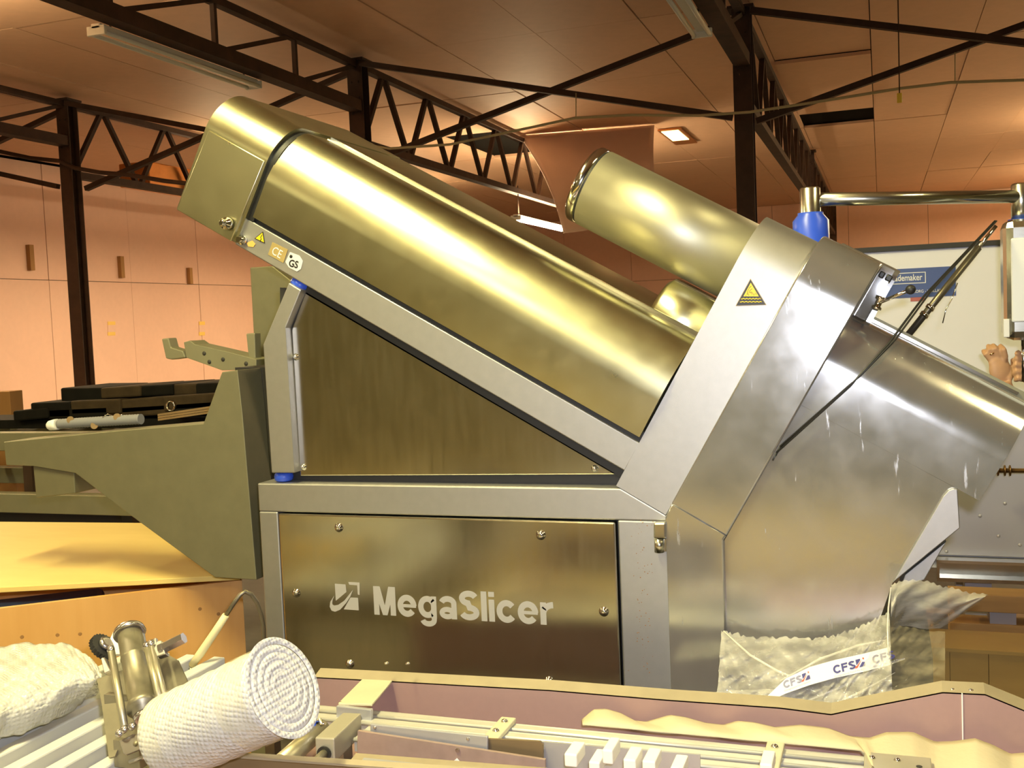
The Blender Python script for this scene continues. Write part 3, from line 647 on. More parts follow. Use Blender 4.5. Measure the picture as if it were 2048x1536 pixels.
# hinge
c0 = at(1318, 1046, YF-.02); c1 = at(1318, 1104, YF-.02)
hg = MB().prism([at(x, y, YF-.028) for x, y in ((1307, 1046), (1331, 1046), (1331, 1077), (1307, 1077))], (0, .028, 0)).build('hinge', M['brushed'], SL, bevel=.004)
MB().tube(at(1318, 1077, YF-.013), at(1319, 1104, YF-.013), .0125, 16).build('hinge_pin', M['brushed'], hg)
MB().prism([at(x, y, YF-.012) for x, y in ((1318, 1078), (1333, 1078), (1333, 1103), (1318, 1103))], (0, .012, 0)).build('hinge_leaf', M['brushed'], hg)
# drive cylinder above the bed
YC, VC, RC = 2.95, 1.318, .113
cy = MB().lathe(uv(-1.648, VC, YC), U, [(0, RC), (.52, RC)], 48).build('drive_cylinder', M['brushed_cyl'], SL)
MB().lathe(uv(-1.685, VC, YC), U, [(0, RC-.02), (.004, RC-.004), (.01, RC), (.028, RC), (.031, RC-.004)], 48).build('cylinder_cap', M['chrome'], cy)
MB().lathe(uv(-1.655, VC, YC), U, [(0, RC-.003), (.008, RC-.003)], 48).build('cap_gasket', M['rubber'], cy)
MB().lathe(uv(-1.33, 1.10, 2.93), U, [(0, .05), (.006, .085), (.02, .10), (.2, .10)], 32).build('bearing_stub', M['brushed_body'], SL)
MB().sweep([(1.195, 2.90), (1.199, 2.90), (1.199, 3.0), (1.195, 3.0)], -1.31, -1.143).build('cylinder_plate', M['chrome'], SL, autosmooth=True)
# swivel post, blue bushing, swing arm with the control terminal
A0 = P(-.178, 3.0, 1.893); A1 = P(.385, 3.37, 1.893)
sp = MB().lathe((-.178, 3.0, 1.60), (0, 0, 1), [(0, .027), (.322, .027), (.326, .023)], 28).build('swivel_post', M['brushed'], SL)
MB().lathe((-.178, 3.0, 1.62), (0, 0, 1), [(0, .048), (.215, .048), (.232, .034), (.237, .034)], 28).build('blue_bushing', M['blue'], SL)
MB().tube(A0, A1, .0185, 24).build('swing_arm', M['brushed'], SL)
MB().lathe(A1-P(0, 0, .08), (0, 0, 1), [(0, .027), (.113, .027), (.117, .023)], 24).build('terminal_post', M['brushed'], SL)
MB().lathe(A1-P(0, 0, .085), (0, 0, 1), [(0, .036), (.02, .036)], 20).build('blue_washer', M['blue'], SL)
T0 = P(.331, 3.30, 1.481)
def tbox(x0, x1, y0, y1, z0, z1): return MB().box((T0[0]+x0, T0[1]+y0, T0[2]+z0), (T0[0]+x1, T0[1]+y1, T0[2]+z1))
te = tbox(0, .36, .0, .12, 0, .345).build('control_terminal', M['brushed'], SL, bevel=.025)
tbox(.018, .34, -.006, .01, .052, .29).build('terminal_screen', M['screen'], te, bevel=.004)
tbox(-.004, .012, -.004, .02, .01, .062).build('terminal_label', M['white'], te, bevel=.002)
MB().tube((.385, 3.36, 1.482), (.385, 3.36, 1.36), .006, 10).build('terminal_stem', M['chrome'], te)
# gas strut and pull cord
g0 = at(1800, 690, 3.2); g1 = at(1992, 452, 3.28)
gs_ = MB().tube(g0, g0+(g1-g0)*.82, .010, 16).build('gas_strut', M['strut'], SL)
MB().tube(g0+(g1-g0)*.80, g1, .0055, 12).build('piston_rod', M['chrome'], gs_)
for k in (.24, .30): MB().lathe(g0+(g1-g0)*k, g1-g0, [(0, .013), (.012, .013)], 16).build('clip_ring', M['chrome'], gs_)
MB().path([g0+(g1-g0)*.55+P(.012, -.01, -.01), g0+(g1-g0)*.42+P(.03, -.01, -.012), g0+(g1-g0)*.36+P(.03, -.01, -.02), g0+(g1-g0)*.30+P(.036, -.01, -.04)], .0018, 6).build('wire_tie', M['chrome'], gs_)
pc = [at(1553, 905, YS-.012), at(1700, 772, YF-.02), at(1775, 690, YF-.02), at(1850, 590, 2.85), at(1990, 442, 3.25)]
pd = [at(1560, 893, YS-.012), at(1720, 752, YF-.02), at(1790, 680, YF-.02), at(1860, 585, 2.85), at(1993, 442, 3.25)]
cdm = MB().path(pc, .0028, 8).build('pull_cord', M['rubber'], SL)
MB().path(pd, .0024, 8).build('pull_cord', M['rubber'], SL)
MB().path([at(1553, 905, YS-.012), at(1546, 920, YS-.010), at(1552, 910, YS-.006), at(1560, 893, YS-.012)], .0022, 8).build('cord_loop', M['rubber'], SL)
# loading arm at the left
YA = 2.78
arm = [(444, 744), (475, 740), (485, 830), (513, 1160), (430, 1155), (253, 1025), (150, 946), (65, 932), (12, 930), (7, 884), (219, 863), (407, 847)]
la = MB().prism([at(x, y, YA) for x, y in arm], (0, .13, 0)).build('loading_arm', M['olive'], SL, bevel=.003)
MB().prism([at(x, y, YA+.01) for x, y in ((66, 932), (148, 945), (150, 987), (72, 996))], (0, .16, 0)).build('arm_block', M['olive'], la, bevel=.003)
MB().prism([at(x, y, YA+.131) for x, y in ((470, 735), (540, 735), (545, 1150), (500, 1150))], (0, .5, 0)).build('arm_mount', M['dark'], la)
cp = at(160, 862, YA+.06)
# tall olive panel and jointed arm behind
MB().prism([at(x, y, 3.35) for x, y in ((500, 535), (545, 532), (600, 575), (640, 600), (640, 760), (512, 760))], (0, .25, 0)).build('rear_panel', M['olive'], SL, bevel=.003)

# ================================================================== behind the slicer, right: cabinet, pallet, crate
CBY = 4.6
cb = thing('machine_cabinet', 'white panelled machine cabinet with a blue maker\'s sign behind the blade guard', 'cabinet', (.6, 5.0, 0))
wp = MB().box((-.45, CBY, .95), (1.7, CBY+.03, 1.815)).build('upper_panel', M['whitepanel'], cb, bevel=.004)
MB().box((-.45, CBY+.03, .50), (1.7, CBY+.9, 1.80)).build('body', M['whitepanel'], cb)
MB().box((-.46, CBY-.012, 1.815), (1.71, CBY+.92, 1.835)).build('top_trim', M['dark'], cb)
lp = MB().box((.05, CBY-.02, .565), (1.7, CBY, 1.20)).build('lower_panel', M['greypanel'], cb, bevel=.003)
for x, y in ((2010, 1007), (1960, 1032), (1997, 1072), (1893, 1103), (2040, 1090)): MB().dome(at(x, y, CBY-.02), (0, -1, 0), .007, .004, 10).build('rivet', M['greypanel'], lp)
ch = MB()
ch.box((.2, CBY-.10, .55), (1.7, CBY-.02, .562)); ch.box((.2, CBY-.10, .475), (1.7, CBY-.02, .49)); ch.box((.2, CBY-.03, .49), (1.7, CBY-.02, .55)); ch.box((.19, CBY-.10, .475), (.2, CBY-.02, .562))
ch.build('bottom_channel', M['brushed'], cb)
for x in (.30, 1.2): MB().box((x, CBY+.0, .12), (x+.1, CBY+.1, .50)).build('leg', M['greypanel'], cb)
for x in (.30, 1.2): MB().box((x, CBY+.6, .12), (x+.1, CBY+.7, .50)).build('leg', M['greypanel'], cb)
s0 = at(1765, 545, CBY-.003); s1 = at(1912, 590, CBY-.003); s2 = at(1912, 532, CBY-.003); s3 = at(1765, 600, CBY-.003)
sx0, sx1, sz0, sz1 = s0[0], s1[0], s1[2]-.002, s2[2]
sg = MB().box((sx0, CBY-.003, sz0), (sx1, CBY, sz1)).build('maker_sign', M['signblue'], cb)
bx0 = sx0+.02; bx1 = at(1850, 560, CBY)[0]; bz0 = at(1850, 566, CBY)[2]; bz1 = at(1850, 545, CBY)[2]
fr = MB()
for lo, hi in (((bx0, bz0), (bx1, bz0+.003)), ((bx0, bz1), (bx1, bz1+.003)), ((bx0, bz0), (bx0+.003, bz1)), ((bx1, bz0), (bx1+.003, bz1+.003))): fr.box((lo[0], CBY-.004, lo[1]), (hi[0], CBY-.003, hi[1]))
fr.build('sign_border', M['signwhite'], sg)
text_on('Rademaker', 'lettering', M['signwhite'], sg, (bx0+.012, CBY-.0035, bz0+.013), (1, 0, 0), (0, 0, 1), width=bx1-bx0-.022, height=.036, bold=.012)
text_on('CULEMBORG - HOLLAND', 'lettering', M['signwhite'], sg, (at(1803, 584, CBY)[0], CBY-.0035, at(1803, 584, CBY)[2]-.006), (1, 0, 0), (0, 0, 1), width=.165, height=.017, bold=.004)
rs = MB().box((at(1821, 599, CBY)[0], CBY-.002, at(1821, 603, CBY)[2]), (at(1849, 593, CBY)[0], CBY, at(1821, 594, CBY)[2])).build('red_label', M['signred'], cb)
MB().tube((.37, CBY-.25, at(2000, 941, CBY-.25)[2]), (1.4, CBY-.25, at(2000, 941, CBY-.25)[2]), .009, 12).build('spindle', M['bronze'], cb)
rdz = at(2000, 941, CBY-.25)
for k in (-.012, .012, .030): MB().lathe(P(rdz[0]+k, CBY-.25, rdz[2]), (1, 0, 0), [(0, .011), (.002, .021), (.007, .021), (.009, .011)], 16).build('spindle_ring', M['bronze'], cb)
for x in (1.3,): MB().box((x, CBY-.26, rdz[2]-.02), (x+.03, CBY-.0, rdz[2]+.02)).build('spindle_bracket', M['greypanel'], cb)
# pallet
pl = thing('wooden_pallet', 'orange brown timber pallet under the white cabinet', 'pallet', (.8, 4.6, 0))
for z0, z1, y in ((.07, .12, 4.2), ): pass
def slat(parent, lo, hi, name='board'): MB().box(lo, hi).build(name, M['palletwood'], parent, bevel=.003)
st = thing('timber_stack', 'stacked planks with dark gaps between them under the right end of the machinery', 'timber', (.9, 4.25, 0))
z = 0
for k, (zz0, zz1) in enumerate(((.33, .39), (.435, .50))):
    slat(st, (.22, 4.22, zz0), (1.8, 4.34, zz1), 'plank')
for x in (.36, .9, 1.5):
    MB().box((x, 4.23, .39), (x+.09, 4.33, .435)).build('spacer_block', M['greypanel'], st)
    MB().box((x, 4.23, 0), (x+.09, 4.33, .33)).build('support_block', M['palletwood'], st)
for y in (4.62, 4.95, 5.3):
    slat(pl, (.05, y, .10), (1.8, y+.1, .12))
for x in (.1, .9, 1.65): slat(pl, (x, 4.62, 0), (x+.1, 5.4, .10), 'bearer')
cr = thing('plywood_crate', 'low yellowish plywood crate behind the clear film at the right edge', 'crate', (.7, 3.7, 0))
cz = at(1900, 1302, 3.6)[2]
for k, (x0, x1) in enumerate(((.08, .185), (.187, .30), (.302, .46), (.462, .62))): MB().box((x0, 3.6, .02), (x1, 3.62, cz)).build('side_panel', M['ply2'], cr)
MB().box((.08, 3.62, 0), (.62, 3.78, cz-.01)).build('crate_body', M['ply2'], cr)
MB().box((.06, 3.59, cz), (.64, 3.80, cz+.012)).build('lid', M['ply2'], cr)

# ================================================================== person reaching in from the right
PE = thing('person', 'person behind the slicer of whom only bare forearm and hands reach into view', 'person', (1.05, 3.72, 0))
def ell(m, c, rx, ry, rz, ax=None, n=14):
    ax = ax or (P(1, 0, 0), P(0, 1, 0), P(0, 0, 1)); vs = []; fs = []
    for j in range(n+1):
        t = math.pi*j/n
        for k in range(n*2):
            a = math.pi*k/n; vs.append(np.array(c)+ax[0]*rx*math.sin(t)*math.cos(a)+ax[1]*ry*math.sin(t)*math.sin(a)+ax[2]*rz*math.cos(t))
    w = 2*n
    for j in range(n):
        for k in range(w): fs.append([j*w+k, j*w+(k+1) % w, (j+1)*w+(k+1) % w, (j+1)*w+k])
    m.add(vs, fs, True)
def remeshed(m, name, material, parent, vox, smooth=6):
    o = m.build(name, material, parent)
    md = o.modifiers.new('remesh', 'REMESH'); md.mode = 'VOXEL'; md.voxel_size = vox; md.use_smooth_shade = True
    ms = o.modifiers.new('smooth', 'SMOOTH'); ms.factor = .5; ms.iterations = smooth
    return o
YH = 3.58
H = lambda x, y, dy=0: at(x, y, YH+dy)
m = MB()
wrist = H(2011, 784); palm0 = H(2005, 766); palm1 = H(1998, 726, .01)
elbow = P(.66, 3.62, 1.06); shl = P(.86, 3.66, 1.36); shr = P(1.24, 3.66, 1.36)
m.path([shl, elbow+(shl-elbow)*.5, elbow, elbow+(wrist-elbow)*.35, elbow+(wrist-elbow)*.8, wrist, palm0], [.055, .05, .044, .045, .034, .029, .026], 16)
# palm, back of the hand to the camera
rr, uu, ff = _r, _u, _f
ell(m, H(2000, 740), .034, .016, .046, (nrm(rr*.97+uu*.25), nrm(ff), nrm(uu*.97-rr*.2)))
ell(m, H(1997, 723), .032, .013, .020, (nrm(rr*.97+uu*.25), nrm(ff), nrm(uu*.97-rr*.2)))
fing = [  # knuckle, bend, tip  (pixels) and radius: little, ring, middle, index
    ((1983, 722), (1971, 708), (1966, 701), .0080), ((1986, 713), (1979, 699), (1976, 691), .0086),
    ((1996, 709), (1990, 697), (1986, 690), .0088), ((2010, 713), (2007, 699), (2000, 691), .0090)]
for (a, b, c, r) in fing:
    m.path([H(*a, .004)+(H(2000, 745)-H(*a))*.5, H(*a, -.004), H(*b, -.012), (H(*b, -.006)+H(*c, .012))/2, H(*c, .022)], [r*1.15, r*1.12, r*1.05, r*.95, r*.8], 12)
m.path([H(2014, 760, .002), H(2023, 745, .012), H(2028, 730, .022), H(2026, 718, .034)], [.014, .012, .010, .008], 12)
# other arm and hand, closed on the stem of the terminal
el2 = P(.98, 3.50, 1.12); w2 = at(2062, 752, 3.42)
m.path([shr, el2, el2+(w2-el2)*.4, w2, at(2050, 745, 3.41)], [.055, .044, .042, .028, .026], 16)
ell(m, at(2052, 742, 3.40), .034, .018, .04, (nrm(uu), nrm(ff), nrm(rr)))
for k, (a, b, c) in enumerate((((2046, 720), (2033, 716), (2028, 722)), ((2046, 732), (2032, 729), (2027, 735)), ((2046, 744), (2033, 743), (2028, 748)), ((2048, 756), (2036, 757), (2031, 760)))):
    m.path([at(*a, 3.39), at(*b, 3.375), at(*c, 3.395)], [.0095, .009, .0078], 12)
m.path([at(2050, 728, 3.40), at(2040, 712, 3.38), at(2034, 704, 3.37)], [.012, .0105, .009], 12)
# trunk, neck, head and legs
hip = P(1.05, 3.74, .92)
m.path([hip+P(0, 0, -.05), hip+P(0, 0, .12), P(1.05, 3.73, 1.2), P(1.05, 3.70, 1.38), P(1.05, 3.69, 1.44)], [.15, .14, .15, .14, .07], 20)
m.path([shl+P(-.01, 0, -.01), P(1.05, 3.69, 1.37), shr+P(.01, 0, -.01)], [.062, .09, .062], 16)
m.path([P(1.05, 3.69, 1.40), P(1.045, 3.68, 1.50), P(1.04, 3.67, 1.56)], [.058, .054, .056], 16)
hd = P(1.03, 3.655, 1.64); lk = nrm(P(-.9, -.1, -.25)); sd = nrm(np.cross((0, 0, 1), lk)); up = np.cross(lk, sd)
ell(m, hd, .098, .076, .115, (lk, sd, up)); ell(m, hd+lk*.035-up*.06, .06, .056, .06, (lk, sd, up))
ell(m, hd+lk*.105-up*.015, .018, .013, .026, (lk, sd, up))
for s in (-1, 1):
    ell(m, hd+sd*s*.076-up*.01, .022, .010, .032, (lk, sd, up))
    ell(m, hd+lk*.088+sd*s*.032+up*.012, .012, .014, .010, (lk, sd, up))
    m.path([hip+P(0, s*.09, -.04), P(1.05+.01, 3.74+s*.10, .5), P(1.06, 3.74+s*.11, .09)], [.09, .062, .045], 16)
    m.path([P(1.08, 3.74+s*.11, .045), P(.98, 3.74+s*.12, .04), P(.87, 3.74+s*.13, .03)], [.045, .042, .028], 12)
ell(m, hd+lk*.092-up*.062, .012, .026, .008, (lk, sd, up))
body = remeshed(m, 'body', M['skin'], PE, .0036, 3)
sh_ = MB()
sh_.path([hip+P(0, 0, -.02), hip+P(0, 0, .12), P(1.05, 3.73, 1.2), P(1.05, 3.70, 1.39), P(1.05, 3.69, 1.43)], [.165, .158, .165, .152, .08], 24)
sh_.path([shl+(elbow-shl)*.45, shl, P(1.05, 3.69, 1.37), shr, shr+(el2-shr)*.45], [.066, .072, .10, .072, .066], 20)
remeshed(sh_, 'shirt', M['shirt'], PE, .012, 3)
tr = MB()
for s in (-1, 1): tr.path([hip+P(0, s*.07, .04), hip+P(0, s*.09, -.06), P(1.06, 3.74+s*.10, .5), P(1.06, 3.74+s*.11, .08)], [.13, .115, .078, .066], 20)
remeshed(tr, 'trousers', M['trousers'], PE, .012, 3)
ha = MB(); ell(ha, hd+up*.02-lk*.012, .104, .082, .108, (lk, sd, up))
remeshed(ha, 'hair', M['hair'], PE, .01, 2)
MB().lathe(H(1982.5, 706, -.008), H(1979, 699, -.012)-H(1986, 713, -.004), [(-.002, .0100), (.002, .0100)], 18, cap=False).build('finger_ring', M['gold'], PE, solid=.0015)
for s in (-1, 1):
    b_ = MB(); b_.path([P(1.09, 3.74+s*.11, .035), P(.98, 3.74+s*.12, .035), P(.86, 3.74+s*.13, .03)], [.052, .05, .034], 16); remeshed(b_, 'shoe', M['rubber'], PE, .01, 2)

# ================================================================== behind the slicer, left
rk = thing('old_conveyor', 'old conveyor frame with olive rails behind the loading arm', 'conveyor', (-4.2, 5.0, 0))
RZ = 1.10
for y in (4.5, 5.3): MB().box((-6.6, y-.04, RZ-.10), (-2.2, y+.04, RZ)).build('side_rail', M['olive2'], rk, bevel=.004)
for y in (4.3, 5.2): MB().box((-6.6, y-.04, .70), (-3.42, y+.04, .80)).build('lower_rail', M['olive2'], rk, bevel=.004)
MB().box((-6.6, 4.36, .58), (-3.7, 4.44, .70)).build('drip_tray', M['dark'], rk)
for k in range(12): MB().tube((-6.4+k*.36, 4.5, RZ-.06), (-6.4+k*.36, 5.3, RZ-.06), .025, 12).build('roller', M['olive2'], rk)
for x in (-6.3, -4.4, -2.5):
    for y in (4.5, 5.3): MB().box((x-.03, y-.03, 0), (x+.03, y+.03, RZ-.1)).build('leg', M['rust'], rk)
# dark chain belt lying on top, segment by segment
bl = thing('chain_belt', 'heap of black segmented chain belt lying on the conveyor frame', 'belt', (-4.2, 4.9, RZ))
def seg(x0, x1, z0, z1, y0=4.55, y1=5.1, mm='beltblack', tilt=0):
    MB().prism([P(x0, y0, z0), P(x1, y0, z0+tilt), P(x1, y0, z1+tilt), P(x0, y0, z1)], (0, y1-y0, 0)).build('belt_segment', M[mm], bl, bevel=.008)
zt = lambda x, y, Y=4.7: at(x, y, Y)
def seg_px(x0, x1, yt0, yt1, h, mm='beltblack', Y=4.7, d=.4):
    a = zt(x0, yt0, Y); b = zt(x1, yt1, Y)
    MB().prism([a, b, b-P(0, 0, h), a-P(0, 0, h)], (0, d, 0)).build('belt_segment', M[mm], bl, bevel=.01)
a_ = RZ
for k, (x0, x1, y0, y1, h, mm) in enumerate(((25, 95, 822, 815, .06, 'beltblack'), (60, 140, 806, 803, .09, 'beltblack'), (120, 205, 776, 775, .10, 'beltblack'), (200, 280, 776, 771, .06, 'beltbrown'), (275, 345, 772, 768, .06, 'beltblack'), (340, 395, 769, 767, .06, 'beltbrown'), (390, 470, 767, 764, .06, 'beltblack'),
        (140, 240, 802, 798, .08, 'beltbrown'), (235, 330, 800, 792, .08, 'beltbrown'), (325, 470, 793, 783, .08, 'beltbrown'), (90, 215, 818, 812, .06, 'beltblack'), (210, 350, 815, 806, .06, 'beltbrown'), (345, 470, 806, 798, .06, 'beltblack'))):
    seg_px(x0, x1, y0, y1, h, mm, 4.62+(.06 if y0 < 790 else 0)+(k % 3)*.012)
MB().box((-5.2, 4.66, RZ), (-2.9, 5.0, RZ+.05)).build('belt_base', M['beltblack'], bl)
MB().lathe(at(340, 812, 4.5), (0, 1, 0), [(0, .024), (.02, .024)], 18, cap=False).build('pull_ring', M['chrome'], bl, solid=.005)
# timber upright at the left edge
o = MB(); p0 = at(8, 782, 5.9); o.box((p0[0]-.22, 5.85, 0), (p0[0]+.10, 5.97, p0[2])); tag(o.build('timber_post', M['wood_old'], bevel=.004), 'orange brown timber post cut off by the left edge', 'post')
# brown cardboard sheet lying along the frame
o = MB(); a = at(315, 828, 4.3); b = at(425, 812, 4.3); o.prism([a, b, b-P(0, 0, .035), a-P(0, 0, .03)], (0, .22, 0))
ob = thing('cardboard_strip', 'flat brown corrugated strip running toward the olive housing', 'cardboard', a)
for k in range(3): MB().prism([a+P(0, 0, -.012*k), b+P(0, 0, -.012*k), b-P(0, 0, .010+.012*k), a-P(0, 0, .010+.012*k)], (0, .22-.01*k, 0)).build('layer', M['cardboard'], ob)
MB().box((a[0], 4.47, RZ), (b[0], 4.52, a[2]-.036)).build('support_shim', M['beltblack'], ob)
# sleeve on the loading arm
sv = thing('cable_sleeve', 'white tipped grey ribbed sleeve lying on the olive loading arm', 'sleeve', at(190, 862, 2.86))
s0 = at(118, 848, 2.86); s1 = at(285, 838, 2.86); L = np.linalg.norm(s1-s0)
MB().lathe(at(95, 852, 2.86), s0-at(95, 852, 2.86), [(0, .004), (.004, .012), (.012, .017), (.03, .0185), (.045, .0185)], 20).build('white_tip', M['plasticwhite'], sv)
prof = []
for k in range(60): prof.append((L*k/60, .0175 if k % 2 else .0160))
MB().lathe(s0, s1-s0, prof, 20).build('ribbed_sleeve', M['sleevegrey'], sv)
for f_, sgn in ((.16, 1), (.72, 1), (.45, -1)): MB().lathe(s0+(s1-s0)*f_+_u*.012*sgn-_f*.010, -_f, [(0, .012), (.006, .012)], 14).build('sleeve_notch', M['cardboard'], sv)
MB().path([at(205, 836, 2.85), at(215, 828, 2.86), at(230, 833, 2.87), at(245, 829, 2.86)], .002, 6).build('loose_wire', M['chrome'], sv)
# jointed arm with a clevis
q4 = lambda l, Y: [at(x/2.926, 500+y/2.926, Y) for x, y in l]
ja = MB().prism(q4([(1075, 540), (1110, 530), (1140, 552), (1360, 602), (1500, 640), (1500, 700), (1300, 705), (1090, 630)], 3.25), (0, .09, 0)).build('jointed_arm', M['olive2'], SL, bevel=.004)
MB().prism(q4([(945, 520), (985, 515), (1000, 570), (1070, 590), (1085, 630), (1005, 642), (970, 635)], 3.26), (0, .05, 0)).build('arm_clevis', M['olive2'], ja, bevel=.004)
MB().prism(q4([(1440, 490), (1490, 485), (1495, 640), (1455, 640)], 3.27), (0, .04, 0)).build('arm_stop', M['olive2'], ja, bevel=.003)
for x, y in ((1195, 605), (1305, 640), (1225, 655), (1440, 665)): MB().dome(at(x/2.926, 500+y/2.926, 3.25), (0, -1, 0), .008, .004, 10).build('arm_bolt', M['dark'], ja)

# ================================================================== crate at the left
zR = .758; cR = P(-2.063, 3.0, zR); cL = P(-2.643, 2.534, zR); cd_ = nrm(cR-cL); cL = cR-cd_*1.55; cn = np.cross(cd_, (0, 0, 1)); cn = nrm(cn)
if cn[1] > 0: cn = -cn
bk = -cn
lc = thing('plywood_box', 'open shipping box with an orange plywood front at the left edge', 'box', (cL+cR)/2*P(1, 1, 0))
MB().prism([cL, cR, cR*P(1, 1, 0)+P(0, 0, .02), cL*P(1, 1, 0)+P(0, 0, .02)], bk*.018).build('front_panel', M['plyorange'], lc)
MB().prism([cL+bk*.018-P(0, 0, .02), cL+bk*.9-P(0, 0, .02), cL*P(1, 1, 0)+bk*.9, cL*P(1, 1, 0)+bk*.018], cd_*.018).build('side_panel', M['plyorange'], lc)
MB().prism([cR+bk*.018-cd_*.018-P(0, 0, .02), cR+bk*.9-cd_*.018-P(0, 0, .02), cR*P(1, 1, 0)+bk*.9-cd_*.018, cR*P(1, 1, 0)+bk*.018-cd_*.018], cd_*.018).build('side_panel', M['plyorange'], lc)
MB().prism([cL+bk*.9, cR+bk*.9, cR*P(1, 1, 0)+bk*.9, cL*P(1, 1, 0)+bk*.9], bk*.018).build('back_panel', M['plyorange'], lc)
MB().prism([cL*P(1, 1, 0)+bk*.02+P(0, 0, .003), cR*P(1, 1, 0)+bk*.02+P(0, 0, .003), cR*P(1, 1, 0)+bk*.88+P(0, 0, .003), cL*P(1, 1, 0)+bk*.88+P(0, 0, .003)], (0, 0, .02)).build('floor_panel', M['plyorange'], lc)
for kx_, ky_ in ((115, 1270), (160, 1268), (400, 1218), (437, 1228), (44, 1274)):
    d_ = ray(kx_, ky_); kp = CAM+d_*(np.dot(cR-CAM, cn)/np.dot(d_, cn)); MB().lathe(kp, cn, [(0, .006), (.0006, .005)], 10).build('knot', M['wood_old'], lc)
lid = [atz(-120, 1192, .775), atz(480, 1160, .775), atz(500, 1056, .775), atz(-120, 1050, .775)]
tag(MB().prism(lid, (0, 0, .018)).build('plywood_sheet', M['plyyellow'], bevel=.002), 'yellow lit plywood sheet lying across the open box at the left', 'plywood')
bz = [atz(-60, 1200, .72), atz(150, 1188, .72)]
o = MB(); c0 = cL+(cR-cL)*.50+bk*.16; o.obox(c0*P(1, 1, 0)+P(0, 0, .38), (cd_, bk, P(0, 0, 1)), (.33, .09, .355))
tag(o.build('wrapped_bundle', M['bluewrap'], bevel=.02), 'dark bundle with blue wrapping inside the open plywood box', 'bundle')
# hose leaning in front
hs = thing('hose', 'cream stick-like hose with a dark bent end leaning before the orange plywood', 'hose', at(384, 1330, 2.19))
hp = [at(x, y, 2.19+dy) for x, y, dy in ((384, 1330, 0), (400, 1308, 0), (430, 1264, .02), (452, 1230, .03))]
MB().path(hp, [.009, .0105, .010, .009], 14).build('cream_sleeve', M['cream'], hs)
hq = [at(x, y, 2.22+dy) for x, y, dy in ((450, 1233, 0), (468, 1206, .01), (480, 1190, .02), (490, 1183, .03), (503, 1189, .04), (514, 1205, .05), (522, 1228, .06), (527, 1252, .07), (528, 1300, .08), (527, 1370, .08))]
MB().path(hq, .0055, 12).build('dark_cable', M['strut'], hs)
MB().lathe(at(380, 1338, 2.19), hp[0]-at(380, 1338, 2.19), [(0, .005), (.012, .007)], 12).build('ferrule', M['chrome'], hs)

# ================================================================== foreground left: slat conveyor, bubble wrap, roller unit
sc_ = thing('slat_table', 'table of parallel white plastic bars at the lower left corner', 'table', (-1.7, 1.4, 0))
BZ = .765
for k in range(6):
    x = -1.90+.085*k
    MB().box((x, .95, BZ-.045), (x+.034, 2.25 if k < 5 else 1.75, BZ)).build('white_bar', M['barwhite'], sc_, bevel=.004)
    MB().box((x+.045, .95, BZ-.06), (x+.075, 1.80 if k > 3 else 2.2, BZ-.030)).build('cream_bar', M['barcream'], sc_, bevel=.003)
for y in (1.0, 1.6, 2.15): MB().box((-1.95, y, BZ-.12), (-1.41, y+.04, BZ-.06)).build('cross_member', M['olive2'], sc_)
for x in (-1.92, -1.46):
    for y in (1.02, 2.12): MB().box((x, y, 0), (x+.04, y+.04, BZ-.12)).build('leg', M['olive2'], sc_)
# crumpled bubble wrap
rs_ = np.random.RandomState(3); ph = rs_.rand(8)*6.28
def bumpy(i, j): return .010*math.sin(i*9+ph[0]+3*j)+.008*math.sin(j*13+ph[1]-i*5)+.006*math.sin(i*21+j*17+ph[2])+.004*math.sin(i*37-j*29+ph[3])
edge_t = [(-140, 1300), (0, 1298), (60, 1290), (100, 1288), (140, 1290), (165, 1305), (190, 1330), (203, 1350), (200, 1372)]
edge_b = [(-140, 1560), (-60, 1520), (0, 1478), (50, 1462), (100, 1442), (150, 1412), (175, 1398), (192, 1384), (200, 1372)]
def lerp(l, t):
    k = t*(len(l)-1); i = min(int(k), len(l)-2); f = k-i; return np.array(l[i])*(1-f)+np.array(l[i+1])*f
def wrapf(s, t):
    a = lerp(edge_t, s); b = lerp(edge_b, s); p = a*(1-t)+b*t
    zz = .868-.082*t+.035*math.sin(math.pi*t)*min(1, (1-s)*4)-.05*max(0, s-.6)*(1-t)
    return atz(p[0], p[1], zz)+P(0, -.3, 1)*bumpy(s*2.6, t*2.0)*min(1, (1-s)*6)*.32
bw = tag(MB().grid(wrapf, 90, 60).build('bubble_wrap_sheet', M['bubble'], solid=.006), 'crumpled heap of white bubble wrap spread over the bars at the left edge', 'bubble wrap')
# roller unit
ru = thing('roller_unit', 'weathered steel roller unit with gear and side rods standing on the white bars', 'machine part', P(-1.5, 1.8, BZ))
R1 = at(258, 1268, 1.74); R0 = at(290, 1436, 1.62); ra = nrm(R0-R1); rl_ = np.linalg.norm(R0-R1)
rb = nrm(np.cross(ra, -_f)); rb = rb if np.dot(rb, _r) > 0 else -rb; rc = np.cross(ra, rb); rc = rc if np.dot(rc, _f) < 0 else -rc
def rp_(a, b, c): return R1+ra*a+rb*b+rc*c
def rz(x, y, c=0):                        # point of the unit on the plane of its axis, c toward the viewer
    d = ray(100+x/5.02, 1230+y/5.02); o = R1+rc*c; return CAM+d*(np.dot(o-CAM, rc)/np.dot(d, rc))
BR = .025
ax0 = rz(800, 190); ax1 = rz(950, 1010); axd = nrm(ax1-ax0); al_ = np.linalg.norm(ax1-ax0)
MB().lathe(ax0, axd, [(0, BR), (al_*.30, BR), (al_*.305, BR+.0015), (al_*.32, BR), (al_*.84, BR), (al_*.85, BR+.006), (al_*.92, BR+.006), (al_*.93, BR-.003), (al_, BR-.003)], 32).build('roller_barrel', M['oldsteel'], ru)
